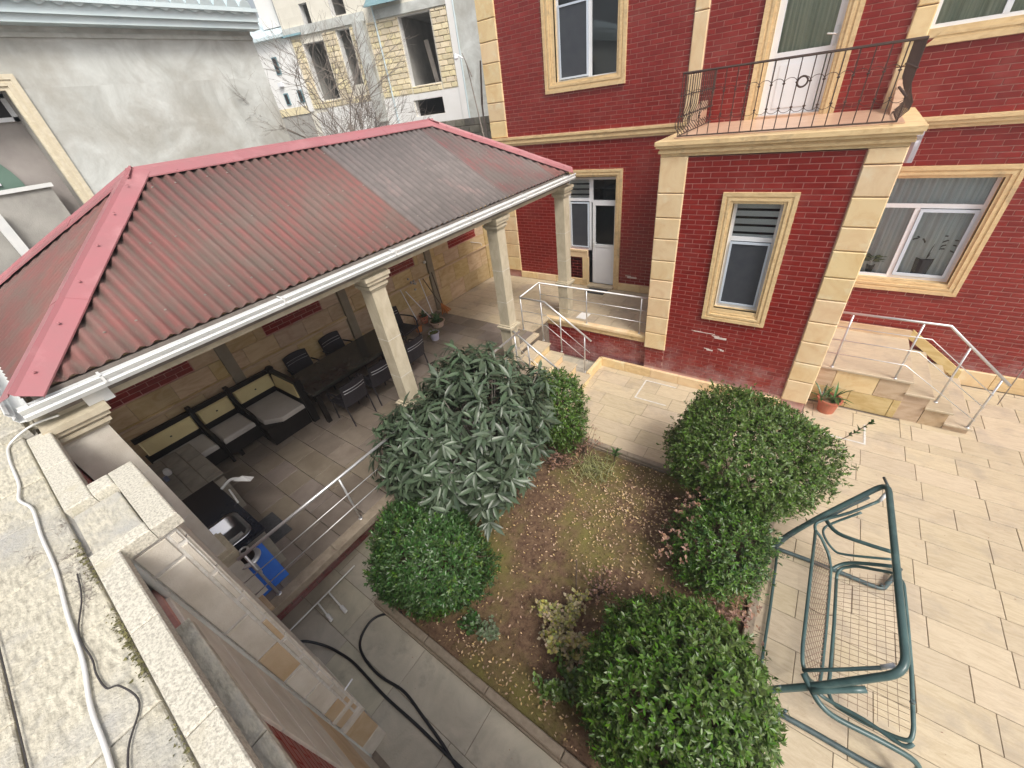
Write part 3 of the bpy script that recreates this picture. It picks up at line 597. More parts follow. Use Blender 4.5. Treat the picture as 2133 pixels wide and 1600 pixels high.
# ------------------------------------------------------------------ steel railings
def railing(name, label, top, posts, mids, parent=None, rt=.021, grp='stainless steel railings', zt=None):
    c = top[0]; t = thing(name, label, 'railing', (c[0], c[1], c[2]-.9), grp)
    b = MB(); b.tube(top, rt, 10); b.build('handrail', 'steel', t, smooth=True)
    for p in posts:
        b = MB(); b.tube([p[0], p[1]], .016, 8); b.lathe(p[0], [(.0, 0), (.032, 0), (.03, .012), (.017, .016)], 12); b.build('post', 'steel', t, smooth=True)
    for mpts in mids: b = MB(); b.tube(mpts, .0075, 6); b.build('rail_bar', 'steel', t, smooth=True)
    return t
RXT = -4.24
railing('terrace_railing', 'steel railing along the terrace edge from the blue board to the long-leaved bush', [(RXT, -.02, 1.87), (RXT, 2.82, 1.87)], [((RXT, y, 1.0), (RXT, y, 1.85)) for y in (.05, 1.3, 2.6)], [[(RXT+.03, -.12, z), (RXT+.03, 2.85, z)] for z in (1.30, 1.56)])
railing('terrace_railing', 'steel railing behind the long-leaved bush ending at the second canopy column', [(RXT, 3.1, 1.87), (RXT, 5.58, 1.87)], [((RXT, y, 1.0), (RXT, y, 1.85)) for y in (3.3, 4.4, 5.4)], [[(RXT+.03, 3.1, z), (RXT+.03, 5.6, z)] for z in (1.30, 1.56)])
def stair_rail(y, label, x0=-4.55):
    top = [(x0, y, 1.84), (-4.52, y, 1.84), (-3.36, y, 1.08)] if x0 < -4.55 else [(x0, y, 1.84), (-3.4, y, 1.1)]
    ps = [((x, y, z), (x, y, zt)) for x, z, zt in ((-5.18, 1.0, 1.82), (-4.62, .82 if x0 < -4.55 else .82, 1.82), (-4.13, .62, 1.56), (-3.53, .21, 1.17)) if x >= x0-.01]
    mids = [[(x0, y, 1.84-d_), (-4.52, y, 1.84-d_), (-3.40, y, 1.10-d_)] if x0 < -4.55 else [(x0, y, 1.84-d_), (-3.42, y, 1.10-d_)] for d_ in (.33, .6)]
    return railing('stair_handrail', label, top, ps, mids)
stair_rail(7.0, 'sloping steel handrail on the house side of the terrace steps', x0=-5.2)
stair_rail(5.66, 'sloping steel handrail starting at the second canopy column')
railing('terrace_railing', 'steel railing on the short terrace front before the entrance door', [(-5.2, 7.02, 1.85), (-5.2, 7.86, 1.87), (-2.40, 7.86, 1.87)], [((x, 7.86, 1.0), (x, 7.86, 1.85)) for x in (-5.18, -3.9, -2.6)], [[(-5.2, 7.84, z), (-2.4, 7.84, z)] for z in (1.30, 1.58)])
z_ = .83
railing('step_railing', 'steel railing with three thin bars beside the right hand landing steps', [(.76, 8.28, 1.93), (2.16, 8.28, 1.93), (3.14, 8.28, 1.08)],
        [((.96, 8.28, .83), (.96, 8.28, 1.9)), ((1.86, 8.28, .83), (1.86, 8.28, 1.9)), ((2.5, 8.28, .52), (2.5, 8.28, 1.62)), ((3.03, 8.28, .15), (3.03, 8.28, 1.15))],
        [[(.78, 8.26, 1.93-d_), (2.1-d_*.25, 8.26, 1.93-d_), (3.05, 8.26, 1.12-d_)] for d_ in (.26, .52, .80)])

# ------------------------------------------------------------------ canopy with corrugated hipped roof
can = thing('canopy', 'open canopy with red and grey corrugated hipped roof on pale stone columns', 'canopy', (-6.3, 4, 1))
EX, RXR, WX = -4.42, -6.30, -8.22; EZ, RZ = 4.27, 5.44; NY, FY = -.28, 8.22; HY = (RXR-EX)*-1
P_, A_ = .115, .018
def sheet(y0, y1, side, mt):
    mb = MB(); ny = max(4, int((y1-y0)/P_*10)); ns = 26
    ex = EX if side > 0 else WX
    for i in range(ny+1):
        y = y0+(y1-y0)*i/ny; smax = max(.001, min(1, (y-NY)/HY, (FY-y)/HY)); c = A_*math.sin(2*math.pi*y/P_)
        for k in range(2 if True else ns):
            s_ = smax*k; x = ex+(RXR-ex)*s_; z = EZ+(RZ-EZ)*s_
            mb.v.append((x+c*.5*side, y, z+c*.85))
    for i in range(ny): mb.f.append((2*i, 2*i+2, 2*i+3, 2*i+1) if side < 0 else (2*i, 2*i+1, 2*i+3, 2*i+2)[::-1])
    o = mb.build('roof_sheet', mt, can, smooth=True); md = o.modifiers.new('thick', 'SOLIDIFY'); md.thickness = .007; return o
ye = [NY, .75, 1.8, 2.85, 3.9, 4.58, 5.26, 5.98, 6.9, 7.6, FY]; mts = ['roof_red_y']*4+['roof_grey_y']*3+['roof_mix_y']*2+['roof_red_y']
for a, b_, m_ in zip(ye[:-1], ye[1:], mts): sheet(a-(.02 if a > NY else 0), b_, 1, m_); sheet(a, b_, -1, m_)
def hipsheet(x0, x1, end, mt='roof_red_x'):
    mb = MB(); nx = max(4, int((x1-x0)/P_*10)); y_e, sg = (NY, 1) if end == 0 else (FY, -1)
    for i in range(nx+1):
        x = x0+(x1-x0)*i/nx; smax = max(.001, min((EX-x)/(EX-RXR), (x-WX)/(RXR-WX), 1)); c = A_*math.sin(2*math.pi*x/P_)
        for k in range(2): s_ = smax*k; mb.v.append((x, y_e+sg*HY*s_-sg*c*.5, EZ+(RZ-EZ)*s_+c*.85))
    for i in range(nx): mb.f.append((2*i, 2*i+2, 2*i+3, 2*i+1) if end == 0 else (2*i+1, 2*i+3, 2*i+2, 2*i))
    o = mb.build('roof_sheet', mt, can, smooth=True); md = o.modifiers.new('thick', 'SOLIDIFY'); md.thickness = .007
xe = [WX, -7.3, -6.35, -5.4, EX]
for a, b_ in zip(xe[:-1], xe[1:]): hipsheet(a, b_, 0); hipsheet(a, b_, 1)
def capping(p, q, wd=.15, lift=.035, drop=.06, nseg=3, nameu='ridge_cap', mt='cap_red', na=None, nb_=None):
    """folded metal cap along p-q; na/nb = downhill directions of its two wings"""
    p, q = Vector(p), Vector(q)
    for k in range(nseg):
        a = p.lerp(q, k/nseg); b_ = p.lerp(q, (k+1)/nseg+.012); up = Z*(lift+.004*(k % 2))
        t = (q-p).normalized(); mb = MB()
        A = Vector(na).normalized()*wd; B = Vector(nb_).normalized()*wd
        r_ = .022
        prof = [A-Z*.012, A, A*.12, Z*r_, B*.12, B, B-Z*.012]
        vv = [a+up+o_ for o_ in prof]+[b_+up+o_ for o_ in prof]; m_ = len(prof)
        mb.add(vv, [(i, i+1, i+1+m_, i+m_) for i in range(m_-1)])
        o = mb.build(nameu, mt, can); md = o.modifiers.new('thick', 'SOLIDIFY'); md.thickness = .003
SL = Vector((EX-RXR, 0, EZ-RZ)); SLw = Vector((WX-RXR, 0, EZ-RZ)); SN = Vector((0, -HY, EZ-RZ)); SF = Vector((0, HY, EZ-RZ))
capping((RXR, NY+HY-.03, RZ), (RXR, FY-HY+.03, RZ), na=SL, nb_=SLw, nseg=4)
def hipcap(c, r_, sa, sb):
    t = (Vector(r_)-Vector(c)).normalized()
    def perp(s_): s_ = Vector(s_); v = s_-t*s_.dot(t); return v
    capping(c, r_, na=perp(sa), nb_=perp(sb), nseg=3, nameu='hip_cap', lift=.04, wd=.17)
hipcap((EX+.03, NY-.03, EZ), (RXR, NY+HY, RZ), SL, SN); hipcap((WX-.03, NY-.03, EZ), (RXR, NY+HY, RZ), SN, SLw)
hipcap((EX+.03, FY+.03, EZ), (RXR, FY-HY, RZ), SF, SL); hipcap((WX, FY+.03, EZ), (RXR, FY-HY, RZ), SLw, SF)
# screws
b = MB()
for k in range(7):
    for wv in (-.11, .11): b.lathe((RXR+wv, 2.0+k*.65, RZ+.035-abs(wv)*.62), [(0, 0), (.012, 0), (.01, .008), (0, .01)], 6)
for c_, r_ in (((EX, NY, EZ), (RXR, NY+HY, RZ)), ((EX, FY, EZ), (RXR, FY-HY, RZ))):
    for k in range(6):
        p = Vector(c_).lerp(Vector(r_), (k+.5)/6); b.lathe((p.x+.10, p.y, p.z+.01), [(0, 0), (.013, 0), (.01, .01), (0, .012)], 6)
b.build('cap_screws', 'cap_red', can, kind='stuff')
b = MB()
for s_ in (.12, .5, .86):
    for k in range(int((FY-NY)/.264)):
        y = NY+.12+k*.264
        if min((y-NY)/HY, (FY-y)/HY, 1) < s_+.06: continue
        y = (math.floor(y/P_)+.25)*P_; b.lathe((EX+(RXR-EX)*s_+.006, y, EZ+(RZ-EZ)*s_+A_*.85), [(0, 0), (.013, 0), (.011, .008), (0, .012)], 6)
b.build('sheet_screws', 'greybark', can, kind='stuff')
# gutters: open trough profile
def gutter(p, q, outd, name='gutter'):
    p, q, outd = Vector(p), Vector(q), Vector(outd)
    prof = [(0, .07), (0, 0), (.05, -.035), (.10, -.02), (.115, .015), (.095, .03), (.115, .05), (.125, .075), (.115, .085), (.10, .07)]
    mb = MB(); m_ = len(prof); mb.add([p+outd*a+Z*c for a, c in prof]+[q+outd*a+Z*c for a, c in prof], [(i, i+m_, i+m_+1, i+1) for i in range(m_-1)])
    o = mb.build(name, 'white', can); md = o.modifiers.new('thick', 'SOLIDIFY'); md.thickness = .003; return o
GX = -4.42
gg = gutter((GX, -.34, 4.14), (GX, 8.24, 4.14), X); gutter((-8.4, -.28, 4.14), (GX+.06, -.28, 4.14), -Y)
for k in range(6): b = MB(); y = .15+k*1.55; b.box(GX, GX+.128, y-.009, y+.009, 4.222, 4.226); b.box(GX+.123, GX+.128, y-.009, y+.009, 4.16, 4.226); b.build('gutter_bracket', 'white', gg)
b = MB(); b.box(-4.50, -4.44, -.24, 8.2, 4.05, 4.24); b.box(-8.2, -4.5, -.24, -.18, 4.05, 4.24); b.build('fascia', 'greybark', can)
b = MB(); b.box(-4.70, -4.50, -.2, 8.15, 3.98, 4.12); b.build('beam', 'column', can)
for k in range(5): b = MB(); y = 2.0+k*.95; b.obox((-4.5, y-.03, 4.06), (RXR+4.5, 0, RZ-EZ-.02), (0, .06, 0), (0, 0, .1)); b.build('rafter', 'bark', can)
# columns
def column(y, x=-4.60, w_=.115):
    c = MB(); c.box(x-w_, x+w_, y-w_, y+w_, 1.92, 3.80); c.box(x-w_-.012, x+w_+.012, y-w_-.012, y+w_+.012, 1.02, 1.80)
    o = c.build('column', 'column', can, loc=(x, y, 1))
    cp = MB(); z = 3.80
    for e, h in ((.02, .03), (.04, .04), (.03, .03), (.065, .05), (.085, .05)): cp.box(x-w_-e, x+w_+e, y-w_-e, y+w_+e, z, z+h); z += h
    cp.build('capital', 'column', o)
    rg = MB(); z = 1.80
    for e, h in ((.02, .03), (.05, .03), (.06, .03), (.03, .03)): rg.box(x-w_-e, x+w_+e, y-w_-e, y+w_+e, z, z+h); z += h
    rg.build('moulding', 'column', o); bs = MB(); bs.box(x-w_-.03, x+w_+.03, y-w_-.03, y+w_+.03, 1.0, 1.1); bs.build('base', 'column', o)
    for zz in (2.42, 3.05): j = MB(); j.box(x-w_-.0015, x+w_+.0015, y-w_-.0015, y+w_+.0015, zz, zz+.008); j.build('joint', 'grout', o)
for y in (2.95, 5.72, 8.12): column(y)
# near corner pier, wider
px0, px1, py0, py1 = -4.72, -4.40, -.34, -.02
c = MB(); c.box(px0, px1, py0, py1, 1.95, 3.86); c.box(px0-.02, px1+.02, py0, py1+.02, 1.0, 1.74); pr = c.build('pier', 'clad_grey', can, loc=(-4.56, -.18, 1))
c = MB(); z = 3.82
for e, h in ((.02, .03), (.045, .035), (.03, .025), (.065, .04), (.085, .05)): c.box(px0-e, px1+e, py0, py1+e, z, z+h); z += h
c.build('capital', 'column', pr); c = MB(); z = 1.74
for e, h in ((.02, .05), (.045, .05), (.06, .06), (.03, .05)): c.box(px0-e, px1+e, py0, py1+e, z, z+h); z += h
c.build('moulding', 'column', pr)
for zz in (3.25, 2.6): c = MB(); c.box(px1-.01, px1+.002, py0, py1+.001, zz, zz+.008); c.build('joint', 'grout', pr)
b = MB(); b.box(-4.72, -4.42, -.03, .14, 3.98, 4.12); b.build('beam_end', 'white', can)

# ------------------------------------------------------------------ back wall of the terrace
bw = thing('boundary_wall', 'sandstone clad boundary wall with red brick panels behind the dining set', 'wall', (-8.3, 4.5, 1))
b = MB(); b.box(-8.5, -8.21, -.34, 10.0, 0, 3.62); b.build('core', 'joint_lt', bw)
E8 = EAST(-8.2)
pan = [(0.0, 1.32), (2.63, 3.9), (5.35, 6.66), (7.98, 9.2)]; pils = [(1.74, 1.93), (4.33, 4.52), (7.03, 7.22)]
hp_ = [(a, b_, 2.42, 3.0) for a, b_ in pan]+[(a, b_, 0, 4) for a, b_ in pils]
for r in courses(-.34, 9.98, 1.0, 2.0, .5, .62, [(a, b_, 0, 4) for a, b_ in pils], .006): piece_obj(E8, 'cladding_stone', 'clad', bw, *r, -.01, .012, .003)
for r in courses(-.34, 9.98, 2.08, 3.6, .44, .62, hp_, .006, vbase=1.98): piece_obj(E8, 'cladding_stone', 'clad', bw, *r, -.01, .012, .003)
for (a, b_) in pan:
    bricks(E8, courses(a+.01, b_-.01, 2.44, 2.98, BH, BL), bw, n_ind=0, d=.004)
    m_ = MB(); E8.box(m_, a, b_, 2.42, 3.0, -.02, -.003); m_.build('panel_backing', 'mortar', bw)
for (a, b_) in pils: m_ = MB(); E8.box(m_, a, b_, 1.0, 3.6, -.01, .07); m_.build('pilaster', 'pil', bw)
m_ = MB(); E8.box(m_, -.34, 9.98, 2.0, 2.03, -.01, .03); E8.box(m_, -.34, 9.98, 2.03, 2.065, -.01, .055); E8.box(m_, -.34, 9.98, 2.065, 2.08, -.01, .03); m_.build('dado_moulding', 'clad', bw)
m_ = MB(); m_.box(-8.56, -8.1, -.34, 9.98, 3.62, 3.7); m_.build('coping', 'column', bw)
for y in (2.35, 9.55): m_ = MB(); E8.box(m_, y, y+.3, 1.0, 3.0, -.01, .05); m_.build('pilaster', 'clad', bw) if y > 5 else None
m_ = MB(); m_.tube(smooth_path([(-8.17, 8.9, 2.35), (-8.15, 9.3, 2.2), (-8.15, 9.35, 2.1)]), .01, 5); m_.build('cable', 'cable_w', bw)
lampb = MB(); lampb.lathe((-8.13, 6.95, 2.42), [(0, -.04), (.04, -.02), (.045, .02), (0, .05)], 10); lampb.build('wall_lamp', 'white', bw)

# ------------------------------------------------------------------ near building: flat stone roof, coping, pilaster
nbd = thing('near_building', 'near building with mossy flat stone roof and pale speckled coping', 'building', (-3, -2, 0))
NYW = -.36
b = MB(); b.box(-9.2, 1.6, -6, NYW-.02, 3.6, 3.90); b.box(-3.22, -2.53, NYW-.02, -.13, 3.6, 3.90); b.box(-9.2, -4.9, NYW-.02, -.34, 3.5, 3.9); b.build('roof_slab', 'concrete_dk', nbd)
b = MB(); b.box(-4.72, 1.6, -6, NYW, -.1, 3.6); b.build('wall', 'mortar', nbd)
NF = FLOOR(3.90)
for r in courses(-9.1, 1.5, -3.2, -.45, .36, .55, (), .006, vbase=-.45-8*.36, lens=(.48, .6, .55, .4)): piece_obj(NF, 'roof_stone', 'roofstone', nbd, *r, -.01, .03, .006, tilt=.012, lift=random.uniform(-.002, .003))
piece_obj(NF, 'roof_stone', 'roofstone', nbd, -3.11, -2.59, -.425, -.20, -.01, .03, .006)
piece_obj(NF, 'roof_stone', 'roofstone', nbd, -5.2, -4.75, -.44, -.36, -.01, .03, .006)
def cop(x0, x1, y0, y1, z0=3.90, z1=3.985): b = MB(); b.cbox(x0, x1, y0, y1, z0, z1, .006); b.build('coping_stone', 'coping', nbd)
cop(-4.38, -3.75, -.43, -.30); cop(-3.745, -3.12, -.43, -.30); cop(-3.27, -3.12, -.297, -.19); cop(-3.27, -2.47, -.187, -.06); cop(-2.57, -2.47, -.43, -.19); 
for a, c in ((-2.465, -1.9), (-1.895, -1.3), (-1.295, -.7), (-.695, 0.1), (.105, 1.5)): cop(a, c, -.43, -.325)
for a, c in ((-1.95, -1.2), (-1.195, -.4), (-.395, 1.5)):
    b = MB(); b.cbox(a, c, -.36, -.285, 3.74, 3.80, .006); b.build('ledge_stone', 'roofstone', nbd)
# pilaster of the near building
b = MB(); b.box(-3.24, -2.50, NYW, -.11, 0, 3.90); b.build('pilaster_core', 'grout', nbd)
EP = EAST(-2.50); SP = SOUTHB(-.11)
zs = [3.88, 3.69, 2.97, 2.53, 2.10, 1.72, 1.30, .87]
for i, (a, c) in enumerate(zip(zs[1:], zs[:-1])):
    piece_obj(EP, 'pilaster_tile', ('clad_grey', 'clad_grey', 'clad_grey', 'clad_orange', 'clad_grey', 'clad_grey', 'clad_orange', 'clad_grey')[i], nbd, NYW+.04, -.172, a+.014, c-.014, -.01, .012, .003)
for i, z in enumerate(np.arange(.9, 3.8, .32)):
    piece_obj(EP, 'edge_tile', 'clad_grey' if i % 5 else 'clad_orange', nbd, -.152, -.120, z+.006, min(z+.29, 3.86), -.01, .010, .003)
    for u in (2.52, 2.90): piece_obj(SP, 'pilaster_tile', 'clad_grey', nbd, u, u+.36, z+.006, min(z+.31, 3.86), -.01, .016, .003)
b = MB(); b.box(-3.27, -2.47, NYW, -.10, 1.05, 1.10); b.box(-3.28, -2.46, NYW, -.09, .80, .86); b.build('pilaster_moulding', 'clad_grey', nbd)
piece_obj(EP, 'pilaster_tile', 'clad_orange', nbd, NYW+.03, -.11, .30, .79, -.01, .035, .006); piece_obj(EP, 'pilaster_tile', 'clad_grey', nbd, NYW+.03, -.11, .0, .29, -.01, .035, .006)
b = MB(); b.tube(smooth_path([(-2.462, -.342, 3.86), (-2.465, -.34, 2.5), (-2.462, -.342, 1.2), (-2.465, -.34, 0)], 6), .017, 10); b.build('corner_bead', 'concrete', nbd, smooth=True)
SW = SOUTHB(NYW)
zq = [0, .42, .84, 1.3, 1.72, 2.2, 2.65, 3.1, 3.56]
for a, c in zip(zq[:-1], zq[1:]): piece_obj(SW, 'quoin_stone', 'clad_orange' if random.random() < .12 else 'clad_grey', nbd, 1.58, 2.455, a+.006, c-.006, -.01, .02, .005)
bricks(SW, courses(-1.55, 1.57, 0, 3.7, BH, BL), nbd, n_ind=220)
bricks(SW, courses(3.26, 4.38, 0, 3.7, BH, BL), nbd)
# moss along the coping joint and weeds
ms = MB()
for k in range(900):
    x = random.choice((random.uniform(-2.3, 1.2), random.uniform(-2.9, -1.6))); y = -.445-abs(random.gauss(0, .016)); s_ = random.uniform(.003, .010)
    if math.sin(x*9)+random.random() < .2: continue
    a = random.random()*6; z = 3.93+random.random()*.012
    ms.add([(x+s_*math.cos(a+t), y+s_*math.sin(a+t), z+random.uniform(-.004, .008)) for t in (0, 2.1, 4.2)], [(0, 1, 2)])
tag(ms.build('moss', 'moss', None, kind='stuff'), 'dark olive moss growing along the near roof coping', 'moss')
wd = MB()
for cx, cy, n_, sp in ((-2.56, -.47, 150, .07), (-2.72, -.50, 60, .06), (-3.1, -.47, 40, .06), (-2.42, -.50, 90, .07), (-2.95, -.62, 30, .05)):
    for k in range(n_):
        x, y = cx+random.gauss(0, sp), cy+random.gauss(0, .022); a = random.random()*6.3; L_ = random.uniform(.015, .05); s_ = .0016
        d_ = Vector((math.cos(a), math.sin(a), random.uniform(.1, .5))).normalized(); sd_ = d_.cross(Z).normalized()*s_; p = Vector((x, y, 3.932))
        wd.add([p+sd_, p-sd_, p+d_*L_], [(0, 1, 2)])
tag(wd.build('dry_weeds', 'greybark', None, kind='stuff'), 'withered brown weeds in the joints of the near roof', 'weeds')
# cables on the roof
def cable(name, label, pts, r, mt, cat='cable', n=6, seg=7): b = MB(); b.tube(smooth_path(pts, n), r, seg); return tag(b.build(name, mt, None, smooth=True), label, cat)
zc = 3.945
cable('white_cable', 'thick white cable snaking over the mossy stone roof', [(-4.38, -.20, 4.05), (-4.50, -.36, 4.02), (-4.55, -.52, zc), (-4.29, -.555, zc), (-3.84, -.56, zc), (-3.62, -.585, zc), (-3.42, -.55, zc), (-3.08, -.56, zc), (-2.7, -.56, zc), (-2.34, -.58, zc), (-2.0, -.59, zc), (-1.75, -.615, zc), (-1.47, -.62, zc), (-1.0, -.66, zc), (-.6, -.7, zc)], .0085, 'cable_w')
cable('black_cable', 'thin black cable curling over the roof beside the white cable', [(-2.56, -.50, zc), (-2.37, -.52, zc), (-2.16, -.572, zc), (-1.97, -.565, zc), (-1.88, -.57, zc), (-1.78, -.56, zc), (-1.72, -.52, zc+.02), (-1.6, -.50, zc), (-1.47, -.57, zc), (-1.3, -.60, zc), (-.9, -.62, zc)], .0035, 'cable_b')
b = MB(); b.tube([(-4.0, -.80, zc), (-1.2, -.795, zc)], .003, 5); tag(b.build('thin_wire', 'cable_b', None), 'straight grey wire along the left side of the mossy roof', 'wire')
b = MB(); b.cbox(-5.6, -4.62, -.56, -.40, 3.9, 4.0, .01); tag(b.build('debris_tray', 'roofstone', None), 'stone strip with dead leaves beside the near end of the white gutter', 'stone strip')

# ------------------------------------------------------------------ neighbouring rendered wall, left
nw = thing('neighbour_house', 'neighbouring house with plain grey rendered wall and pale blue eave', 'house', (-12, 0, 0))
EN = EAST(-11)
HO = (-3.0, 1.87, 0, 6.68)
wall_sheet(EN, -9, 6.2, 0, 7.95, [HO], nw, mt='concrete', reveal=.5, rmat='concrete_dk')
b = MB(); b.add([(-11, 6.2, 0), (-18, 6.2, 0), (-18, 6.2, 7.95), (-11, 6.2, 7.95)], [(0, 1, 2, 3)]); b.add([(-18, -9, 7.95), (-11, -9, 7.95), (-11, 6.2, 7.95), (-18, 6.2, 7.95)], [(0, 1, 2, 3)]); b.build('side_wall', 'concrete', nw)
b = MB(); EN.box(b, -9, 6.2, 7.32, 7.38, 0, .03); b.build('render_edge', 'concrete', nw)
b = MB(); EN.box(b, -9, 6.3, 7.46, 7.56, 0, .28); EN.box(b, -9, 6.3, 7.56, 7.72, .24, .34); EN.box(b, -9, 6.3, 7.70, 7.76, .3, .42); b.build('eave', 'eave', nw)
b = MB()
for k in range(60): y = -8.8+k*.25; b.tube([(-10.58, y+.12, 7.77), (-13.5, y+.12, 8.7)], .12, 8)
b.build('roof_tiles', 'eave', nw, kind='stuff')
moulding(EN, (-3.2, 2.06, 0, 6.87), .2, STEPS, nw, sides='RT', name='opening_surround', mt='trim_pale')
EI = EAST(-11.5)
b = MB(); EI.box(b, -3.2, 2.0, 0, 7, -.1, 0); b.build('recess_wall', 'plast_br', nw)
b = MB(); EI.box(b, -3, 1.87, 6.30, 6.36, 0, .06); EI.box(b, -3, 1.87, 6.62, 6.68, 0, .06); EI.box(b, 1.80, 1.87, 6.3, 6.68, 0, .06); tw = b.build('transom_window', 'upvc', nw); b = MB(); EI.box(b, -3, 1.8, 6.36, 6.62, .02, .03); b.build('pane', 'dark', tw)
b = MB(); cy, cz, r_ = .55, 5.35, .82
pts = [(cy+r_*math.cos(t), cz+r_*math.sin(t)) for t in np.linspace(0, math.pi, 20)]+[(cy-r_, 3.0), (cy+r_, 3.0)]
b.add([EI.p(u, v, .03) for u, v in pts]+[EI.p(u, v, 0) for u, v in pts], [tuple(range(len(pts)))]+[(i, (i+1) % len(pts), (i+1) % len(pts)+len(pts), i+len(pts)) for i in range(len(pts))]); ad = b.build('arched_door', 'green_door', nw)
b = MB(); EI.box(b, .95, 1.10, 5.45, 5.50, .03, .06); b.build('door_handle', 'upvc', ad)
b = MB(); EN.box(b, -3, 1.62, 4.2, 5.33, -.30, -.18); b.build('parapet', 'concrete_dk', nw); b = MB(); EN.box(b, -3, 1.66, 5.33, 5.39, -.33, -.14); b.build('parapet_cap', 'white', nw)
b = MB(); EN.box(b, .66, .80, 3.0, 5.12, -.1, .0); b.build('white_post', 'white', nw)
b = MB(); b.box(-9.2, -8.9, -1.5, .35, 3.2, 4.45); tag(b.build('water_tank', 'bluegrey', None), 'dark blue box tank beside the white post at the left edge', 'tank')

# ------------------------------------------------------------------ far buildings
U = Vector((.936, .351, 0)).normalized(); O = Vector((-15.36, 15.75, 0)); FB = Plane(O, U, Z)
ub = thing('unfinished_building', 'unfinished building of yellow limestone blocks with open window holes', 'building', O)
HA, HB_, HC, HW = (-5.55, -4.48, 6.64, 8.70), (-3.72, -3.08, 7.0, 8.9), (-.72, .69, 6.61, 8.90), (-.75, .60, 5.50, 6.09)
HD, HU, HU2 = (-5.15, -4.75, 9.0, 9.95), (-3.7, -3.0, 9.34, 10.4), (-1.2, 1.0, 9.6, 10.8)
wall_sheet(FB, -6.35, 1.98, -.2, 13, [HA, HB_, HC, HW, HD, HU, HU2], ub, mt='limepale', reveal=.3, rmat='plaster')
for h in (HA, HB_, HC, HW, HD, HU, HU2):
    r = MB(); a, c, d_, e = h; P = [FB.p(a-.1, d_-.05, -.3), FB.p(c+.1, d_-.05, -.3), FB.p(c+.1, e+.1, -.3), FB.p(a-.1, e+.1, -.3)]; Q = [q_-FB.N*3.2 for q_ in P]; r.add(P+Q, [(0, 1, 5, 4), (1, 2, 6, 5), (2, 3, 7, 6), (3, 0, 4, 7), (4, 5, 6, 7)]); r.build('room', 'concrete_dk' if h is not HW else 'dark', ub)
def fpanel(name, u0, u1, v0, v1, d0, d1, mt): b = MB(); FB.box(b, u0, u1, v0, v1, d0, d1); return b.build(name, mt, ub)
fpanel('lower_render', -6.0, -5.3, 0, 6.2, 0, .04, 'plaster')
for a in ((-5.3, -.80, 0, 6.32), (.62, 1.5, 0, 6.32), (-.80, .62, 6.10, 6.32), (-.80, .62, 0, 5.49)): fpanel('lower_render', *a, 0, .04, 'plaster')
fpanel('concrete_beam', -6.3, -2.2, 8.98, 9.28, 0, .10, 'concrete'); fpanel('concrete_beam', -1.7, 1.45, 8.95, 9.25, 0, .08, 'concrete')
fpanel('concrete_column', 1.45, 1.72, 0, 9.25, 0, .08, 'plaster'); fpanel('concrete_column', -2.75, -2.25, 5.5, 9.0, 0, .25, 'concrete'); fpanel('concrete_column', -6.35, -6.1, 6.3, 9.0, 0, .05, 'plaster')
fpanel('rendered_wall', 1.72, 5, 0, 13, -.2, .02, 'concrete'); 
b = MB(); b.tube([FB.p(1.75, .2, .08), FB.p(1.75, 9.5, .08)], .035, 6); b.tube([FB.p(-1.72, .2, .12), FB.p(-1.72, 9.5, .12)], .035, 6); b.build('downpipes', 'eave', ub, kind='stuff')
rect = []
for a, c in ((-6.05, -5.60), (-4.44, -3.76), (-3.04, -2.78), (-2.2, -.76), (.73, 1.42)):
    for r in courses(a, c, 6.35, 8.92, .19, .4, joint=.03): piece_obj(FB, 'limestone_block', 'limeblock', ub, *r, -.02, .05, .012)
for a, c in ((-.72, .69), (-5.6, -4.44), (-3.76, -3.04)):
    for r in courses(a, c, 6.33, 6.60, .19, .4, joint=.03): piece_obj(FB, 'limestone_block', 'limeblock', ub, *r, -.02, .05, .012)
b = MB(); b.obox(FB.p(-1.9, 9.3, .5), U*1.6, Vector((0, 0, 1.2))-FB.N*1.6, -FB.N*.1); b.obox(FB.p(-6.4, 9.0, .2), U*1.0, Vector((0, 0, 1.0))-FB.N*1.2, -FB.N*.1); b.build('roof_panel', 'tealroof', ub)
bm_ = MB(); bm_.obox(FB.p(.1, 6.63, -.8), U*.2, Vector((0, 0, 1.5))-U*.2, FB.N*.06); bm_.build('leaning_board', 'greybark', ub)
wb = thing('white_house', 'white rendered house with narrow teal windows behind the grey wall', 'house', FB.p(-8, 0, 0))
def wpanel(name, u0, u1, v0, v1, d0, d1, mt, par=None): b = MB(); FB.box(b, u0, u1, v0, v1, d0, d1); return b.build(name, mt, par or wb)
wpanel('wall', -9.5, -6.36, 6.55, 9.05, -1, .0, 'plaster'); wpanel('base_band', -9.5, -6.36, 6.25, 6.55, -1, .02, 'limeblock'); wpanel('lower_wall', -9.5, -6.36, 0, 6.25, -1, -.02, 'concrete_dk'); wpanel('eave', -9.6, -6.3, 9.05, 9.15, -1, .25, 'eave')
b = MB(); b.add([FB.p(-9.6, 9.15, .25), FB.p(-6.3, 9.15, .25), FB.p(-6.3, 10.3, -2.2), FB.p(-9.6, 10.3, -2.2)], [(0, 1, 2, 3)]); b.build('roof', 'eave', wb)
wpanel('dormer', -7.6, -6.7, 9.5, 10.6, -1.4, -.4, 'plaster')
for (a, c, d_, e) in ((-7.42, -7.16, 7.85, 8.48), (-7.48, -7.24, 6.68, 7.14), (-6.68, -6.42, 6.70, 7.18)):
    wo = wpanel('window', a, c, d_, e, 0, .04, 'tealroof'); wpanel('pane', a+.04, c-.04, d_+.04, e-.04, .04, .05, 'dark', wo)
wpanel('air_conditioner', -7.5, -7.3, 7.4, 7.55, 0, .15, 'upvc'); 
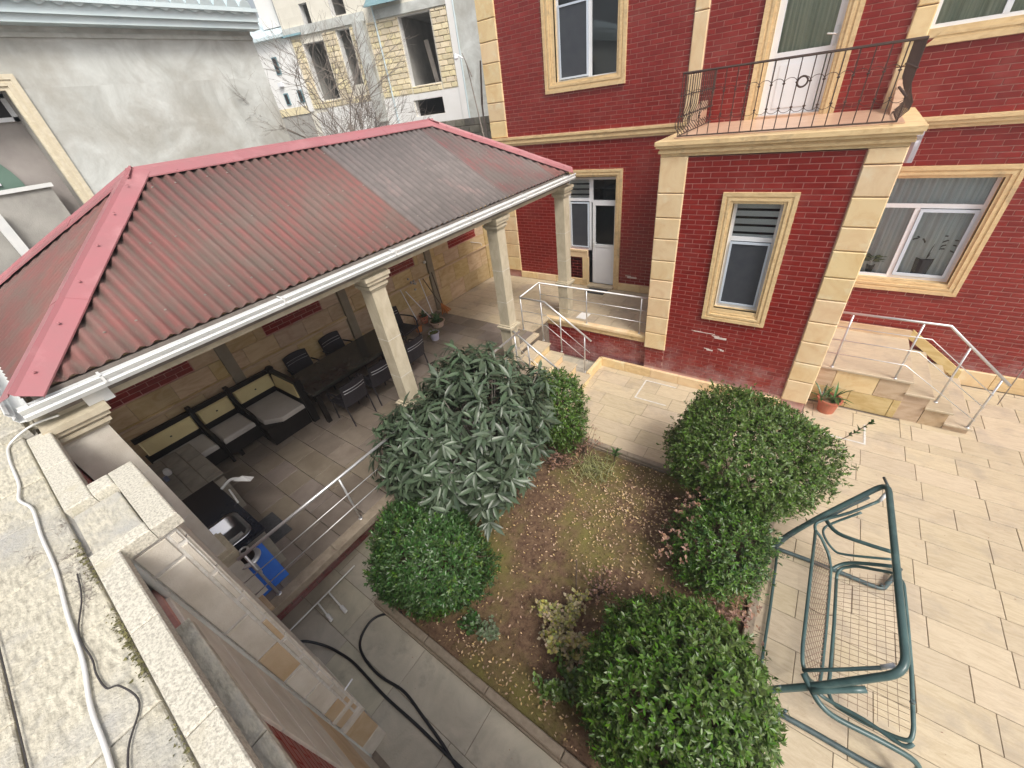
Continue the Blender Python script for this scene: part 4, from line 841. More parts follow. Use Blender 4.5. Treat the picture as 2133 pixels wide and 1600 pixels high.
b = MB(); b.box(-18, -8.2, 12, 12.25, -.2, 5.28); blk = b.build('block_wall', 'joint', None); tag(blk, 'rough grey block wall behind the canopy and beside the house corner', 'wall')
for r in courses(-13.5, -8.2, 3.2, 5.3, .21, .42, joint=.018, jitter=.1): piece_obj(FRONT(12), 'block', 'greyblock', blk, *r, -.01, .02+random.random()*.015, .012)
# bare tree beyond the canopy
def bare_tree(name, label, base, h, seed, n0=9):
    rr = random.Random(seed); t = thing(name, label, 'tree', base); tr = MB(); br = MB()
    base = Vector(base); top = base+Vector((.1, 0, h*.62)); tr.tube([base, base+Z*h*.35+X*.05, top], [.09, .07, .05], 7); tr.build('trunk', 'greybark', t, smooth=True)
    def grow(p, d, L_, r, dep):
        q = p+d*L_*.5+Vector((rr.gauss(0, .04), rr.gauss(0, .04), .03))*L_; e = q+(d+Vector((rr.gauss(0, .18), rr.gauss(0, .18), rr.gauss(.08, .12)))).normalized()*L_*.5
        br.tube([p, q, e], [r, r*.8, r*.6], 4, caps=False)
        if dep > 0:
            for k in range(rr.choice((3, 3, 4))):
                f_ = rr.uniform(.35, 1); s_ = p.lerp(e, f_); nd = (d+Vector((rr.gauss(0, .55), rr.gauss(0, .55), rr.gauss(.05, .35)))).normalized(); grow(s_, nd, L_*rr.uniform(.55, .8), r*.6, dep-1)
    for k in range(n0):
        a = k*2.4; grow(base+Z*h*rr.uniform(.35, .62), Vector((math.cos(a)*.6, math.sin(a)*.6, rr.uniform(.4, 1.1))).normalized(), h*.165, .017, 4)
    br.build('branches', 'greybark', t, kind='stuff')
bare_tree('bare_tree', 'leafless grey tree standing behind the canopy ridge', (-10.65, 7.7, 0), 9.0, 3, n0=16)
# pole bundle at the house corner
pb = thing('pole_bundle', 'bundle of weathered poles with a lamp tied at the house corner', 'pole', (-8.25, 10.5, 0))
for p, q, r in (((-8.3, 10.4, 2), (-8.32, 10.5, 5.6), .035), ((-8.32, 10.5, 5.6), (-7.95, 10.2, 6.5), .03), ((-8.1, 10.3, 3.4), (-8.3, 10.5, 5.3), .02), ((-7.9, 9.9, 4.7), (-8.2, 9.95, 6.45), .018), ((-8.05, 9.9, 6.2), (-8.3, 9.95, 6.7), .015)): b = MB(); b.tube([p, q], [r, r*.7], 6); b.build('pole', 'greybark', pb)
b = MB(); b.tube([(-8.3, 9.95, 6.6), (-8.42, 9.9, 6.68)], .02, 6); b.lathe((-8.46, 9.88, 6.62), [(0, .1), (.04, .08), (.06, 0), (.04, -.03), (0, -.03)], 8); b.build('lamp', 'upvc', pb)

# ------------------------------------------------------------------ vegetation
def leaf_arrays(centers, axes, per, L, W, rng, th=(35, 88), big=False, along=0.):
    """leaves radiating from sprig points; returns frames (base, dir, side, up, length)"""
    n = len(centers); C_ = np.repeat(centers, per, 0); A = np.repeat(axes, per, 0)
    rnd = rng.normal(size=(n*per, 3)); rnd -= (rnd*A).sum(1, keepdims=True)*A; rnd /= np.linalg.norm(rnd, axis=1, keepdims=True)+1e-9
    t = np.radians(rng.uniform(th[0], th[1], (n*per, 1))); d = A*np.cos(t)+rnd*np.sin(t)
    s = np.cross(d, A); s /= np.linalg.norm(s, axis=1, keepdims=True)+1e-9; up = np.cross(s, d)
    l = L*rng.uniform(.5, 1.2, (n*per, 1))
    if along: C_ = C_+A*rng.uniform(-1, .4, (n*per, 1))*along
    return C_, d, s, up, l
def leaves_mesh(fr, W, name, mt, parent, kind='stuff', big=False):
    B, d, s, u, l = fr; n = len(B); wv = l*W
    if big:
        pts = np.stack([B, B+d*l*.3+s*wv*.42-u*l*.0, B+d*l*.62+s*wv*.5-u*l*.05, B+d*l-u*l*.22, B+d*l*.62-s*wv*.5-u*l*.05, B+d*l*.3-s*wv*.42, B+d*l*.3-u*wv*.16, B+d*l*.62-u*wv*.2-u*l*.05], 1)
        faces = np.array([[0, 6, 1, 1], [6, 7, 2, 1], [7, 3, 2, 2], [0, 5, 6, 6], [5, 4, 7, 6], [4, 3, 7, 7]]); nv = 8
        quads = [(0, 6, 1), (1, 6, 7, 2), (2, 7, 3), (0, 5, 6), (5, 4, 7, 6), (4, 3, 7)]
    else:
        pts = np.stack([B, B+d*l*.5+s*wv*.5+u*wv*.18, B+d*l, B+d*l*.5-s*wv*.5+u*wv*.18], 1); nv = 4; quads = [(0, 2, 1), (0, 3, 2)]
    V = pts.reshape(-1, 3); o = V.mean(0); me = bpy.data.meshes.new(name)
    loops = []; starts = []; tot = []; c = 0
    one = [np.array(q) for q in quads]; ln = np.concatenate(one); k = len(ln)
    L_ = (np.arange(n)[:, None]*nv+ln[None, :]).ravel(); st0 = np.cumsum([0]+[len(q) for q in one])[:-1]
    S_ = (np.arange(n)[:, None]*k+st0[None, :]).ravel(); T_ = np.tile([len(q) for q in one], n)
    me.vertices.add(len(V)); me.vertices.foreach_set('co', (V-o).ravel()); me.loops.add(len(L_)); me.loops.foreach_set('vertex_index', L_.astype(np.int32))
    me.polygons.add(len(S_)); me.polygons.foreach_set('loop_start', S_.astype(np.int32)); me.update(calc_edges=True); me.materials.append(MT[mt])
    if big: me.polygons.foreach_set('use_smooth', np.ones(len(S_), dtype=bool))
    return link(name, me, parent, o, kind)
def lump(dirs, rng, n=14, amp=.12, k=9):
    cs = rng.normal(size=(n, 3)); cs /= np.linalg.norm(cs, axis=1, keepdims=True); a = rng.uniform(-amp, amp, n)
    return 1+(np.exp(-k*(1-dirs@cs.T))*a).sum(1)
def bush(name, label, c, r, n_sprig, L, mts, seed, per=8, W=.40, amp=.17, zmin=-.75, shell=(.70, 1.05), parts=(), group=None, stem=True, th=(35, 88), fuzz=.03):
    rng = np.random.default_rng(seed); t = thing(name, label, 'bush', (c[0], c[1], 0), group)
    d = rng.normal(size=(int(n_sprig*1.4), 3)); d /= np.linalg.norm(d, axis=1, keepdims=True); d = d[d[:, 2] > zmin][:n_sprig]
    f_ = lump(d, rng, 22, amp)*lump(d, rng, 70, amp*.7, 40)*(shell[0]+(shell[1]-shell[0])*rng.random(len(d))**.5); f_ *= 1+rng.normal(0, fuzz, len(d))+(rng.random(len(d)) < .035)*rng.uniform(.03, .13, len(d))
    P = np.array(c)+d*np.array(r)*f_[:, None]; P[:, 2] = np.maximum(P[:, 2], .05+rng.random(len(P))*.1)
    A = d/np.array(r)+np.array([0, 0, .35])+rng.normal(0, .3, d.shape); A /= np.linalg.norm(A, axis=1, keepdims=True)
    k = len(mts); pick = ((lump(d, rng, 30, .6, 14)+rng.normal(0, .25, len(d))) > 1.25).astype(int)*(k-1)
    # colour patches: secondary material favours some directions
    for i in range(k):
        s_ = pick == i
        if s_.sum(): leaves_mesh(leaf_arrays(P[s_], A[s_], per, L, W, rng, th, along=L*.9), W, 'foliage', mts[i], t)
    if stem:
        b = MB()
        for q in range(7):
            a = q*.9; b.tube([(c[0]+.04*math.cos(a), c[1]+.04*math.sin(a), .0), (c[0]+r[0]*.3*math.cos(a), c[1]+r[1]*.3*math.sin(a), c[2]*.6), (c[0]+r[0]*.6*math.cos(a), c[1]+r[1]*.6*math.sin(a), c[2]+r[2]*.2)], [.03, .02, .008], 5)
        for q in range(0, len(P), max(1, len(P)//160)):
            e = Vector(P[q]); b.tube([Vector(c).lerp(e, .45), Vector(c).lerp(e, .97)], [.006, .002], 3, caps=False)
        b.build('stems', 'bark', t, kind='stuff')
    return t
bush('clipped_bush', 'largest clipped bush, at the bottom of the picture beside the swing frame', (.08, 1.68, .76), (.82, .80, .82), 5800, .062, ('leaf_box', 'leaf_olive'), 11)
bush('clipped_bush', 'broad round olive green bush before the red brick bay', (-.02, 5.0, 1.15), (1.03, .92, .74), 6800, .056, ('leaf_olive', 'leaf_box'), 12, zmin=-.9)
bush('low_bush', 'lower ragged bush with reddish twigs under the broad round bush', (.05, 3.72, .52), (.55, .72, .55), 2600, .055, ('leaf_box', 'leaf_box2'), 13, amp=.25, fuzz=.08)
bush('small_bush', 'upright green bush behind the long-leaved bush, near the steps', (-3.02, 4.72, .85), (.55, .5, .85), 3000, .055, ('leaf_box', 'leaf_olive'), 14, amp=.2, fuzz=.06)
bush('clipped_bush', 'dark green clipped bush at the left end of the bed beside the hose', (-3.10, 1.46, .74), (.78, .70, .74), 4600, .058, ('leaf_box2', 'leaf_box'), 15)
# twig sticking out of the round bush
b = MB(); tp = smooth_path([(.9, 5.3, 1.35), (1.1, 5.5, 1.45), (1.28, 5.7, 1.6)], 5); b.tube(tp, .006, 4)
tw = thing('stray_twig', 'single leafy twig sticking out of the broad round bush towards the flower pot', 'twig', (.9, 5.3, 1.3)); b.build('stem', 'bark', tw)
leaves_mesh(leaf_arrays(np.array([list(p) for p in tp[5:]]), np.tile([[.5, .4, .6]]/np.linalg.norm([.5, .4, .6]), (len(tp)-5, 1)), 4, .085, .5, RNG), .5, 'foliage', 'leaf_box2', tw)
# reddish dying twigs
rb = thing('dying_twigs', 'withered reddish twigs hanging over the low ragged bush', 'twigs', (-.35, 3.7, .4))
P = np.column_stack([RNG.normal(-.38, .10, 150), RNG.normal(3.75, .40, 150), RNG.uniform(.5, .95, 150)]); P2 = np.column_stack([RNG.normal(.35, .2, 110), RNG.normal(3.1, .12, 110), RNG.uniform(.05, .5, 110)]); P = np.vstack([P, P2])
leaves_mesh(leaf_arrays(P, np.tile([[0, 0, 1.]], (len(P), 1)), 4, .055, .5, RNG), .5, 'foliage', 'leaf_red', rb)
# long-leaved bush: visible leaves as objects
lb = thing('long_leaved_bush', 'big grey-green bush with long drooping leaves growing over the terrace railing', 'bush', (-3.3, 3.1, 0))
rng = np.random.default_rng(21); cc = np.array([-3.66, 3.12, 1.36]); rr_ = np.array([1.22, 1.38, 1.18])
d = rng.normal(size=(1200, 3)); d /= np.linalg.norm(d, axis=1, keepdims=True); d = d[d[:, 2] > -.8][:800]
f_ = lump(d, rng, 26, .2, 10)*(.66+.36*rng.random(len(d))**.5); f_ = f_*(1+rng.normal(0, .06, len(d))); P = cc+d*rr_*f_[:, None]; P[:, 2] = np.maximum(P[:, 2], .15)
A = d/rr_+np.array([0, 0, .9])+rng.normal(0, .25, d.shape); A /= np.linalg.norm(A, axis=1, keepdims=True)
fr = leaf_arrays(P, A, 11, .245, .30, rng, th=(35, 120), along=.13)
# leaves hang: bend directions down a little
dd = fr[1]+np.array([0, 0, -.38]); dd /= np.linalg.norm(dd, axis=1, keepdims=True); ss = np.cross(dd, np.repeat(A, 11, 0)); ss /= np.linalg.norm(ss, axis=1, keepdims=True); uu = np.cross(ss, dd); fr = (fr[0], dd, ss, uu, fr[4])
camp = np.array([0, 0, 5.6]); vis = np.linalg.norm(fr[0]-camp, axis=1)-1.2*((fr[0]-cc)/rr_*((camp-cc)/np.linalg.norm(camp-cc))).sum(1)
order = np.argsort(vis); ind, rest = order[:300], order[300:]
leaves_mesh(tuple(a[rest] for a in fr), .23, 'foliage', 'leaf_big', lb, big=True)
proto = leaves_mesh((np.zeros((1, 3)), np.array([[1., 0, 0]]), np.array([[0, 1., 0]]), np.array([[0, 0, 1.]]), np.ones((1, 1))), .23, 'leaf', 'leaf_big', None, kind=None, big=True)
pm = proto.data; po = Vector(WL[proto.name]); bpy.data.objects.remove(proto)
for i in ind:
    M_ = Matrix.Identity(4); l_ = float(fr[4][i, 0])
    for k in range(3): M_[k][0] = fr[1][i, k]*l_; M_[k][1] = fr[2][i, k]*l_; M_[k][2] = fr[3][i, k]*l_
    o = bpy.data.objects.new('leaf', pm); COL.objects.link(o); p = Vector(fr[0][i])+(M_.to_3x3() @ po); WL[o.name] = p; o.parent = lb; M_.translation = p-wl(lb); o.matrix_local = M_
b = MB()
for q in range(0, len(P), 4):
    e = Vector(P[q]); m_ = Vector((-3.25, 3.1, .7)).lerp(e, .5); b.tube([(-3.25+.05*math.cos(q), 3.1+.05*math.sin(q), .1), m_, e], [.022, .014, .006], 4, caps=False)
b.build('stems', 'greybark', lb, kind='stuff')
# rose shrubs and small plants
def sparse(name, label, c, r, n_, L, mt, seed, cat='shrub', stems=14, W=.7):
    rng = np.random.default_rng(seed); t = thing(name, label, cat, (c[0], c[1], 0)); b = MB(); P = []
    for k in range(stems):
        a = rng.uniform(0, 6.3); e = np.array([c[0]+r[0]*rng.uniform(.2, 1)*math.cos(a), c[1]+r[1]*rng.uniform(.2, 1)*math.sin(a), c[2]+r[2]*rng.uniform(.2, 1)])
        s_ = np.array([c[0], c[1], .02]); m_ = s_*.5+e*.5+rng.normal(0, .04, 3); b.tube([s_, m_, e], [.006, .004, .002], 4, caps=False)
        for q in range(n_//stems): f_ = rng.uniform(.35, 1); P.append((s_*(1-f_)**2+2*m_*f_*(1-f_)+e*f_*f_)+rng.normal(0, .03, 3))
    b.build('stems', 'bark', t, kind='stuff'); P = np.array(P)
    leaves_mesh(leaf_arrays(P, np.tile([[0, 0, 1.]], (len(P), 1))+rng.normal(0, .01, (len(P), 3)), 3, L, W, rng, th=(50, 100)), W, 'foliage', mt, t)
    return t
sparse('rose_shrub', 'sparse rose shrub with faded pinkish green leaves left of the near bush', (-1.22, 1.82, .1), (.50, .58, .42), 620, .058, 'leaf_rose', 31, stems=22)
sparse('rose_shrub', 'rose shrub with olive leaves crowding the left side of the near bush', (-.98, 1.36, .1), (.35, .42, .35), 260, .055, 'leaf_olive', 32)
sparse('rose_shrub', 'nearly bare brown rose bush in the middle of the mossy soil', (-1.1, 2.55, .08), (.36, .32, .3), 70, .04, 'leaf_red', 33, stems=26)
sparse('young_plant', 'small dark green plant between the left bush and the kerb', (-2.35, 1.3, .02), (.2, .2, .2), 70, .06, 'leaf_box2', 34, cat='plant')
sparse('young_plant', 'small grey green plant nearest the front kerb', (-2.08, 1.32, .02), (.15, .15, .2), 60, .055, 'leaf_under', 35, cat='plant')
sparse('dry_stalks', 'brown dry stalks beside the rear kerb under the upright bush', (-2.75, 4.3, .05), (.5, .4, .4), 120, .05, 'leaf_red', 36, stems=40)
sparse('wispy_twigs', 'wispy brown-leaved twigs leaning over the paving from the upright bush', (-2.45, 4.75, .35), (.4, .3, .4), 90, .035, 'leaf_red', 37, stems=18)
# stake
b = MB(); b.tube([(-1.38, 2.38, .02), (-1.42, 2.5, .62)], .012, 6); tag(b.build('garden_stake', 'bark', None), 'thin dark stake standing in the middle of the bed', 'stake')
# rosette on a stem
yu = thing('rosette_plant', 'small dark rosette plant on a bare stem at the rear kerb', 'plant', (-1.86, 4.78, 0)); b = MB(); b.tube([(-1.86, 4.78, 0), (-1.85, 4.79, .3)], .012, 6); b.build('stem', 'bark', yu)
P = np.array([[-1.85, 4.79, .3], [-1.85, 4.79, .34], [-1.85, 4.79, .27]]); leaves_mesh(leaf_arrays(P, np.tile([[0, 0, 1.]], (3, 1)), 9, .15, .24, RNG, th=(20, 95)), .24, 'foliage', 'leaf_box2', yu)
gc = MB()
for k in range(170):
    x, y = random.gauss(-2.12, .16), random.gauss(4.45, .16); a = random.random()*6.3; L_ = random.uniform(.12, .32); d_ = Vector((math.cos(a), math.sin(a), 0)); s_ = d_.cross(Z)*.006; p = Vector((x, y, .04))
    gc.add([p-s_, p+s_, p+d_*L_*.4+Z*L_*.6+s_, p+d_*L_*.4+Z*L_*.6-s_, p+d_*L_+Z*L_*.45], [(0, 1, 2, 3), (3, 2, 4)])
tag(gc.build('grass_tuft', 'grassy', None, kind='stuff'), 'pale green grass tuft near the rear kerb', 'grass')
# fallen leaves
rng = np.random.default_rng(5); n = 8500; x = rng.uniform(PX0+.05, PX1-.05, n); y = rng.uniform(PY0+.05, PY1-.05, n)
dens = .16+.9*np.exp(-((x+.95)**2/.5+(y-4.2)**2/.5))+.5*np.exp(-((x+2.0)**2/.6+(y-3.6)**2/.5))+.55*np.exp(-((y-1.05)**2/.03))+.5*np.exp(-((x+.9)**2/.15+(y-2.8)**2/.4))
kx = rng.random(n) < dens; x, y = x[kx], y[kx]; P = np.column_stack([x, y, np.full(len(x), .065)+rng.uniform(-.01, .02, len(x))]); A = np.tile([[0, 0, 1.]], (len(P), 1))+rng.normal(0, .25, (len(P), 3)); A /= np.linalg.norm(A, axis=1, keepdims=True)
lo = leaves_mesh(leaf_arrays(P, A, 1, .042, .55, rng, th=(55, 115)), .5, 'fallen_leaves', 'leaf_dry', None); tag(lo, 'dry pale leaves scattered over the soil bed', 'fallen leaves')
n = 420; P = np.column_stack([rng.uniform(-3.4, 4.2, n), rng.uniform(-.1, 7.5, n), np.full(n, .006)]); P = P[~((P[:, 0] > PX0-.1) & (P[:, 0] < PX1+.1) & (P[:, 1] > PY0-.1) & (P[:, 1] < PY1+.1))]
lo = leaves_mesh(leaf_arrays(P, np.tile([[0, 0, 1.]], (len(P), 1)), 1, .020, .45, rng, th=(86, 90)), .45, 'paving_litter', 'leaf_red', None); tag(lo, 'tiny brown leaves scattered on the courtyard paving', 'fallen leaves')
# soil crumbs
n = 3000; P = np.column_stack([rng.uniform(PX0, PX1, n), rng.uniform(PY0, PY1, n), np.full(n, .05)]); A = rng.normal(size=(n, 3)); A /= np.linalg.norm(A, axis=1, keepdims=True)
lo = leaves_mesh(leaf_arrays(P, A, 1, .03, .8, rng), .8, 'soil_crumbs', 'soil', None); tag(lo, 'crumbs of red-brown earth on the bed', 'soil')

# ------------------------------------------------------------------ overturned swing frame
sw = thing('swing_frame', 'collapsed green tubular garden swing frame with wire mesh seat lying on the paving', 'garden swing', (1.4, 3.6, 0))
def fillet(pts, rad, n=5):
    P = [Vector(p) for p in pts]; out = [P[0]]
    for i in range(1, len(P)-1):
        a, b_, c = P[i-1], P[i], P[i+1]; r_ = min(rad, (a-b_).length*.45, (c-b_).length*.45); p, q = b_+(a-b_).normalized()*r_, b_+(c-b_).normalized()*r_
        for k in range(n+1): t = k/n; out.append(p*(1-t)**2+b_*2*t*(1-t)+q*t*t)
    out.append(P[-1]); return out
def tb(name, pts, r, mt='teal', sm=0, parent=sw, rad=.09):
    b = MB(); b.tube(smooth_path(pts, sm) if sm else fillet(pts, rad), r, 10); return b.build(name, mt, parent, smooth=True)
tb('main_frame', [(.69, 4.36, .04), (.80, 4.50, .25), (1.03, 4.67, .6), (1.57, 5.08, 1.21), (1.64, 2.74, 1.21), (1.17, 2.54, .62), (.89, 2.44, .3), (.70, 2.37, .04)], .034, rad=.16)
tb('main_frame_end', [(1.545, 5.20, 1.17), (1.585, 4.95, 1.21)], .016, 'teal_dark')
tb('leg_sleeve', [(.66, 4.33, .03), (.78, 4.48, .22), (.90, 4.58, .40)], .036, 'teal_dark')
tb('ground_frame', [(.72, 4.39, .04), (1.09, 4.41, .04), (1.43, 4.42, .04), (1.84, 4.42, .04), (1.93, 4.52, .05), (2.05, 4.8, .10)], .028, 'teal_dark', sm=3)
tb('hinge_bar', [(.75, 4.36, .05), (.78, 3.51, .05), (.79, 2.81, .05), (.80, 2.40, .05)], .017)
tb('ground_frame', [(.85, 2.35, .05), (1.05, 2.36, .05), (1.33, 2.37, .05), (1.82, 2.38, .05), (1.98, 2.42, .08)], .030, 'teal_dark', sm=3)
seatp = tb('seat_frame', [(1.03, 4.44, .62), (1.03, 3.54, .62), (1.03, 2.84, .62), (1.05, 2.68, .60), (1.12, 2.62, .52), (1.26, 2.70, .33), (1.28, 2.9, .30), (1.29, 3.44, .30), (1.29, 4.18, .32), (1.25, 4.36, .36), (1.12, 4.45, .52), (1.04, 4.46, .60)], .018, rad=.06)
# expanded metal mesh: crossing diagonals
A0, A1, B0, B1 = Vector((1.03, 4.40, .62)), Vector((1.05, 2.68, .6)), Vector((1.29, 4.24, .32)), Vector((1.28, 2.74, .30))
b = MB(); N_ = 24
def sp(s_, t): return A0.lerp(A1, s_).lerp(B0.lerp(B1, s_), t)
for k in range(-5, N_):
    for sg in (1, -1):
        pts = []
        for t in np.linspace(0, 1, 2):
            s_ = (k+ (t if sg > 0 else 1-t)*5)/N_; pts.append((s_, t))
        (s0, t0), (s1, t1) = pts
        if s0 > s1: s0, t0, s1, t1 = s1, t1, s0, t0
        if s1 <= 0 or s0 >= 1: continue
        def cl(s_): f_ = (s_-s0)/(s1-s0); return t0+(t1-t0)*f_
        a_, c_ = max(s0, 0), min(s1, 1); b.tube([sp(a_, cl(a_)), sp(c_, cl(c_))], .003, 3, caps=False)
b.build('expanded_mesh', 'mesh_wire', sw, kind='stuff')
backp = tb('back_frame', [(1.36, 4.10, .28), (1.365, 3.5, .28), (1.355, 2.9, .28), (1.35, 2.72, .27), (1.40, 2.62, .28), (1.61, 2.56, .38), (1.81, 2.53, .50), (1.88, 2.53, .56), (1.89, 2.62, .60), (1.865, 3.09, .70), (1.84, 3.56, .75), (1.81, 4.02, .80), (1.76, 4.16, .72), (1.50, 4.30, .42), (1.40, 4.28, .31), (1.362, 4.2, .285), (1.36, 4.10, .28)], .018, rad=.06)
Q00, Q01, Q10, Q11 = Vector((1.37, 4.22, .29)), Vector((1.36, 2.66, .28)), Vector((1.80, 4.10, .78)), Vector((1.88, 2.56, .57))
def qp(s_, t): return Q00.lerp(Q01, s_).lerp(Q10.lerp(Q11, s_), t)
wn = 0
for k in range(1, 8): b = MB(); b.tube([qp(0.0, k/8), qp(.5, k/8), qp(1, k/8)], .0022, 4); b.build('wire', 'mesh_wire', sw)
for k in range(1, 26): b = MB(); b.tube([qp(k/26, 0), qp(k/26, 1)], .0022, 4); b.build('wire', 'mesh_wire', sw)
tb('arm_rest', [(1.55, 4.94, 1.0), (1.31, 4.73, .85), (1.11, 4.64, .68), (1.02, 4.54, .64), (1.03, 4.44, .62)], .018, sm=3)
tb('arm_bar', [(1.49, 5.10, .86), (1.28, 4.88, .75), (1.13, 4.72, .62)], .024, 'teal_dark')
tb('arm_rest', [(1.44, 4.85, .80), (1.22, 4.74, .55), (1.14, 4.63, .50), (1.17, 4.54, .45), (1.28, 4.44, .40), (1.39, 4.39, .45), (1.77, 4.37, .70)], .015, sm=4)
tb('arm_brace', [(1.14, 4.69, .60), (1.25, 4.51, .65), (1.48, 4.41, .75), (1.71, 4.34, .85)], .024, sm=4)
tb('arm_rest', [(1.30, 4.20, .30), (1.38, 4.30, .34), (1.50, 4.32, .46), (1.80, 4.24, .76)], .022, sm=3)
tb('arm_rest', [(1.05, 2.62, .62), (1.32, 2.71, .85), (1.54, 2.79, 1.05)], .018); tb('arm_bar', [(1.14, 2.48, .60), (1.33, 2.58, .70), (1.5, 2.66, .79)], .030, 'teal')
tb('arm_brace', [(1.06, 2.60, .60), (1.15, 2.49, .58), (1.24, 2.42, .55), (1.38, 2.41, .50), (1.69, 2.45, .45), (1.93, 2.47, .40), (2.02, 2.46, .30), (2.0, 2.44, .12)], .026, sm=4)
tb('arm_brace', [(1.16, 2.63, .40), (1.32, 2.61, .34), (1.6, 2.57, .42), (1.84, 2.49, .50), (1.90, 2.53, .55)], .019, sm=4)
tb('hanger_sleeve', [(1.55, 4.94, 1.0), (1.59, 4.99, 1.14)], .022, 'upvc'); tb('hanger_sleeve', [(1.53, 2.79, 1.04), (1.59, 2.81, 1.13)], .022, 'upvc')
b = MB()
for c in ((.80, 4.50, .27), (.73, 4.36, .08), (1.86, 4.43, .08), (.93, 2.46, .37), (1.05, 2.39, .09), (1.72, 2.60, 1.05)): b.lathe(c, [(0, 0), (.018, .0), (.018, .03), (0, .035)], 8)
b.build('bolts', 'teal_dark', sw, kind='stuff')

# ------------------------------------------------------------------ dining set under the canopy
tbl = thing('dining_table', 'long dark glossy dining table under the canopy', 'table', (-7.1, 3.45, 1))
b = MB(); b.cbox(-7.60, -6.58, 2.32, 4.62, 1.70, 1.75, .006); b.build('table_top', 'table', tbl); b = MB(); b.box(-7.52, -6.66, 2.40, 4.54, 1.62, 1.70); b.build('apron', 'black_wood', tbl)
for x in (-7.5, -6.68):
    for y in (2.42, 4.50): b = MB(); b.box(x-.04, x+.04, y-.04, y+.04, 1.0, 1.62); b.build('leg', 'black_wood', tbl)
CG = 'dark woven chairs around the dining table'
def make_chair(label):
    t = thing('woven_chair', label, 'chair', (0, 0, 0), CG)        # faces +X
    b = MB(); b.cbox(-.23, .24, -.25, .25, .40, .46, .015); b.build('seat', 'wicker', t)
    b = MB(); n_ = 6
    for k in range(n_):
        y0, y1 = -.25+.5*k/n_, -.25+.5*(k+1)/n_; f0, f1 = [.04*(1-(2*q/.5)**2) for q in (y0, y1)]
        b.add([(-.22-f0, y0, .44), (-.22-f1, y1, .44), (-.30-f1, y1, .90+f1*.5), (-.30-f0, y0, .90+f0*.5), (-.25-f0, y0, .44), (-.25-f1, y1, .44), (-.33-f1, y1, .90+f1*.5), (-.33-f0, y0, .90+f0*.5)], [(0, 1, 2, 3), (7, 6, 5, 4), (3, 2, 6, 7), (0, 4, 5, 1)])
    b.add([(-.22, -.25, .44), (-.30, -.25, .90), (-.33, -.25, .90), (-.25, -.25, .44), (-.22, .25, .44), (-.30, .25, .90), (-.33, .25, .90), (-.25, .25, .44)], [(0, 1, 2, 3), (7, 6, 5, 4)]); bk = b.build('backrest', 'wicker', t)
    for z in (.80, .74):
        b = MB(); b.tube([(-.283-.04*(1-(2*q/.5)**2)-(z-.8)*.17+.006, q, z) for q in np.linspace(-.22, .22, 7)], .0065, 5); b.tube([(-.33-.04*(1-(2*q/.5)**2)-(z-.8)*.17+.006, q, z) for q in np.linspace(-.22, .22, 7)], .006, 5); b.build('strip', 'strip', bk, kind='stuff')
    for x, y in ((-.24, -.24), (-.24, .24), (.22, -.24), (.22, .24)): b = MB(); b.tube([(x, y, .42), (x+(.03 if x > 0 else -.05), y, 0)], .014, 6); b.build('leg', 'wicker', t)
    for y in (-.27, .27): b = MB(); b.tube(smooth_path([(-.27, y, .66), (.05, y*1.04, .67), (.2, y*1.02, .62), (.23, y*.96, .42)], 4), .017, 6); b.build('armrest', 'wicker', t)
    return t
def copy_tree(o, loc, rz, label):
    def cp(q, par):
        c = q.copy(); COL.objects.link(c); c.parent = par; WL[c.name] = WL.get(q.name, Vector())
        for ch in list(q.children): cp(ch, c)
        return c
    c = cp(o, None); c.location = loc; c.rotation_euler = (0, 0, rz); c['label'] = label; return c
ch = make_chair('dark woven chair between wall and table, nearest the corner bench')
spots = [((-7.78, 2.90, 1), 0, None), ((-7.78, 3.74, 1), .06, 'dark woven chair between wall and table, second from the corner bench'),
         ((-6.34, 2.82, 1), math.pi, 'dark woven chair on the open side of the table, nearest the corner bench'),
         ((-6.36, 3.50, 1), math.pi-.08, 'dark woven chair on the open side of the table, left of the white column'),
         ((-6.38, 4.38, 1), math.pi+.05, 'dark woven chair on the open side of the table, right of the white column'),
         ((-7.45, 5.22, 1), .1, 'dark woven armchair at the far table end beside the flower pots')]
for loc, rz, lab in spots[1:]: copy_tree(ch, loc, rz, lab)
ch.location = spots[0][0]
# corner bench
be = thing('corner_bench', 'black wooden corner bench with grey seats and cream back cushions', 'bench', (-7.6, 1.2, 1))
b = MB(); b.box(-8.02, -7.35, .02, 1.5, 1.12, 1.36); b.box(-8.02, -7.0, 1.5, 2.24, 1.0, 1.36); b.box(-8.06, -8.0, .02, 2.36, 1.36, 1.50); b.build('base', 'black_wood', be)
b = MB(); b.box(-8.06, -7.99, .02, 2.36, 1.84, 1.92); b.box(-8.06, -7.99, .02, 2.36, 1.50, 1.56); b.box(-8.0, -6.96, 2.28, 2.36, 1.84, 1.91); b.box(-8.0, -6.96, 2.28, 2.36, 1.3, 1.56); b.build('back_rail', 'black_wood', be)
for y in (.88, 1.52):
    b = MB(); b.box(-8.08, -7.97, y-.035, y+.035, 1.36, 1.98); b.build('post', 'black_wood', be)
    b = MB(); b.tube(smooth_path([(-8.0, y, 1.9), (-7.9, y, 1.72), (-7.7, y, 1.60), (-7.40, y, 1.56), (-7.33, y, 1.40), (-7.30, y, 1.02)], 5), .03, 6); b.build('armrest', 'black_wood', be)
b = MB(); b.lathe((-8.0, 2.32, 1.88), [(0, 0), (.07, .0), (.08, .04), (.05, .08), (0, .09)], 12); b.box(-8.05, -7.95, 2.27, 2.37, 1.0, 1.88); b.build('corner_post', 'black_wood', be); b = MB(); b.box(-7.0, -6.93, 2.25, 2.37, 1.0, 1.95); b.build('post', 'black_wood', be)
for y in (.35, 1.05): b = MB(); b.box(-7.42, -7.34, y-.03, y+.03, 1.0, 1.12); b.build('foot', 'black_wood', be)
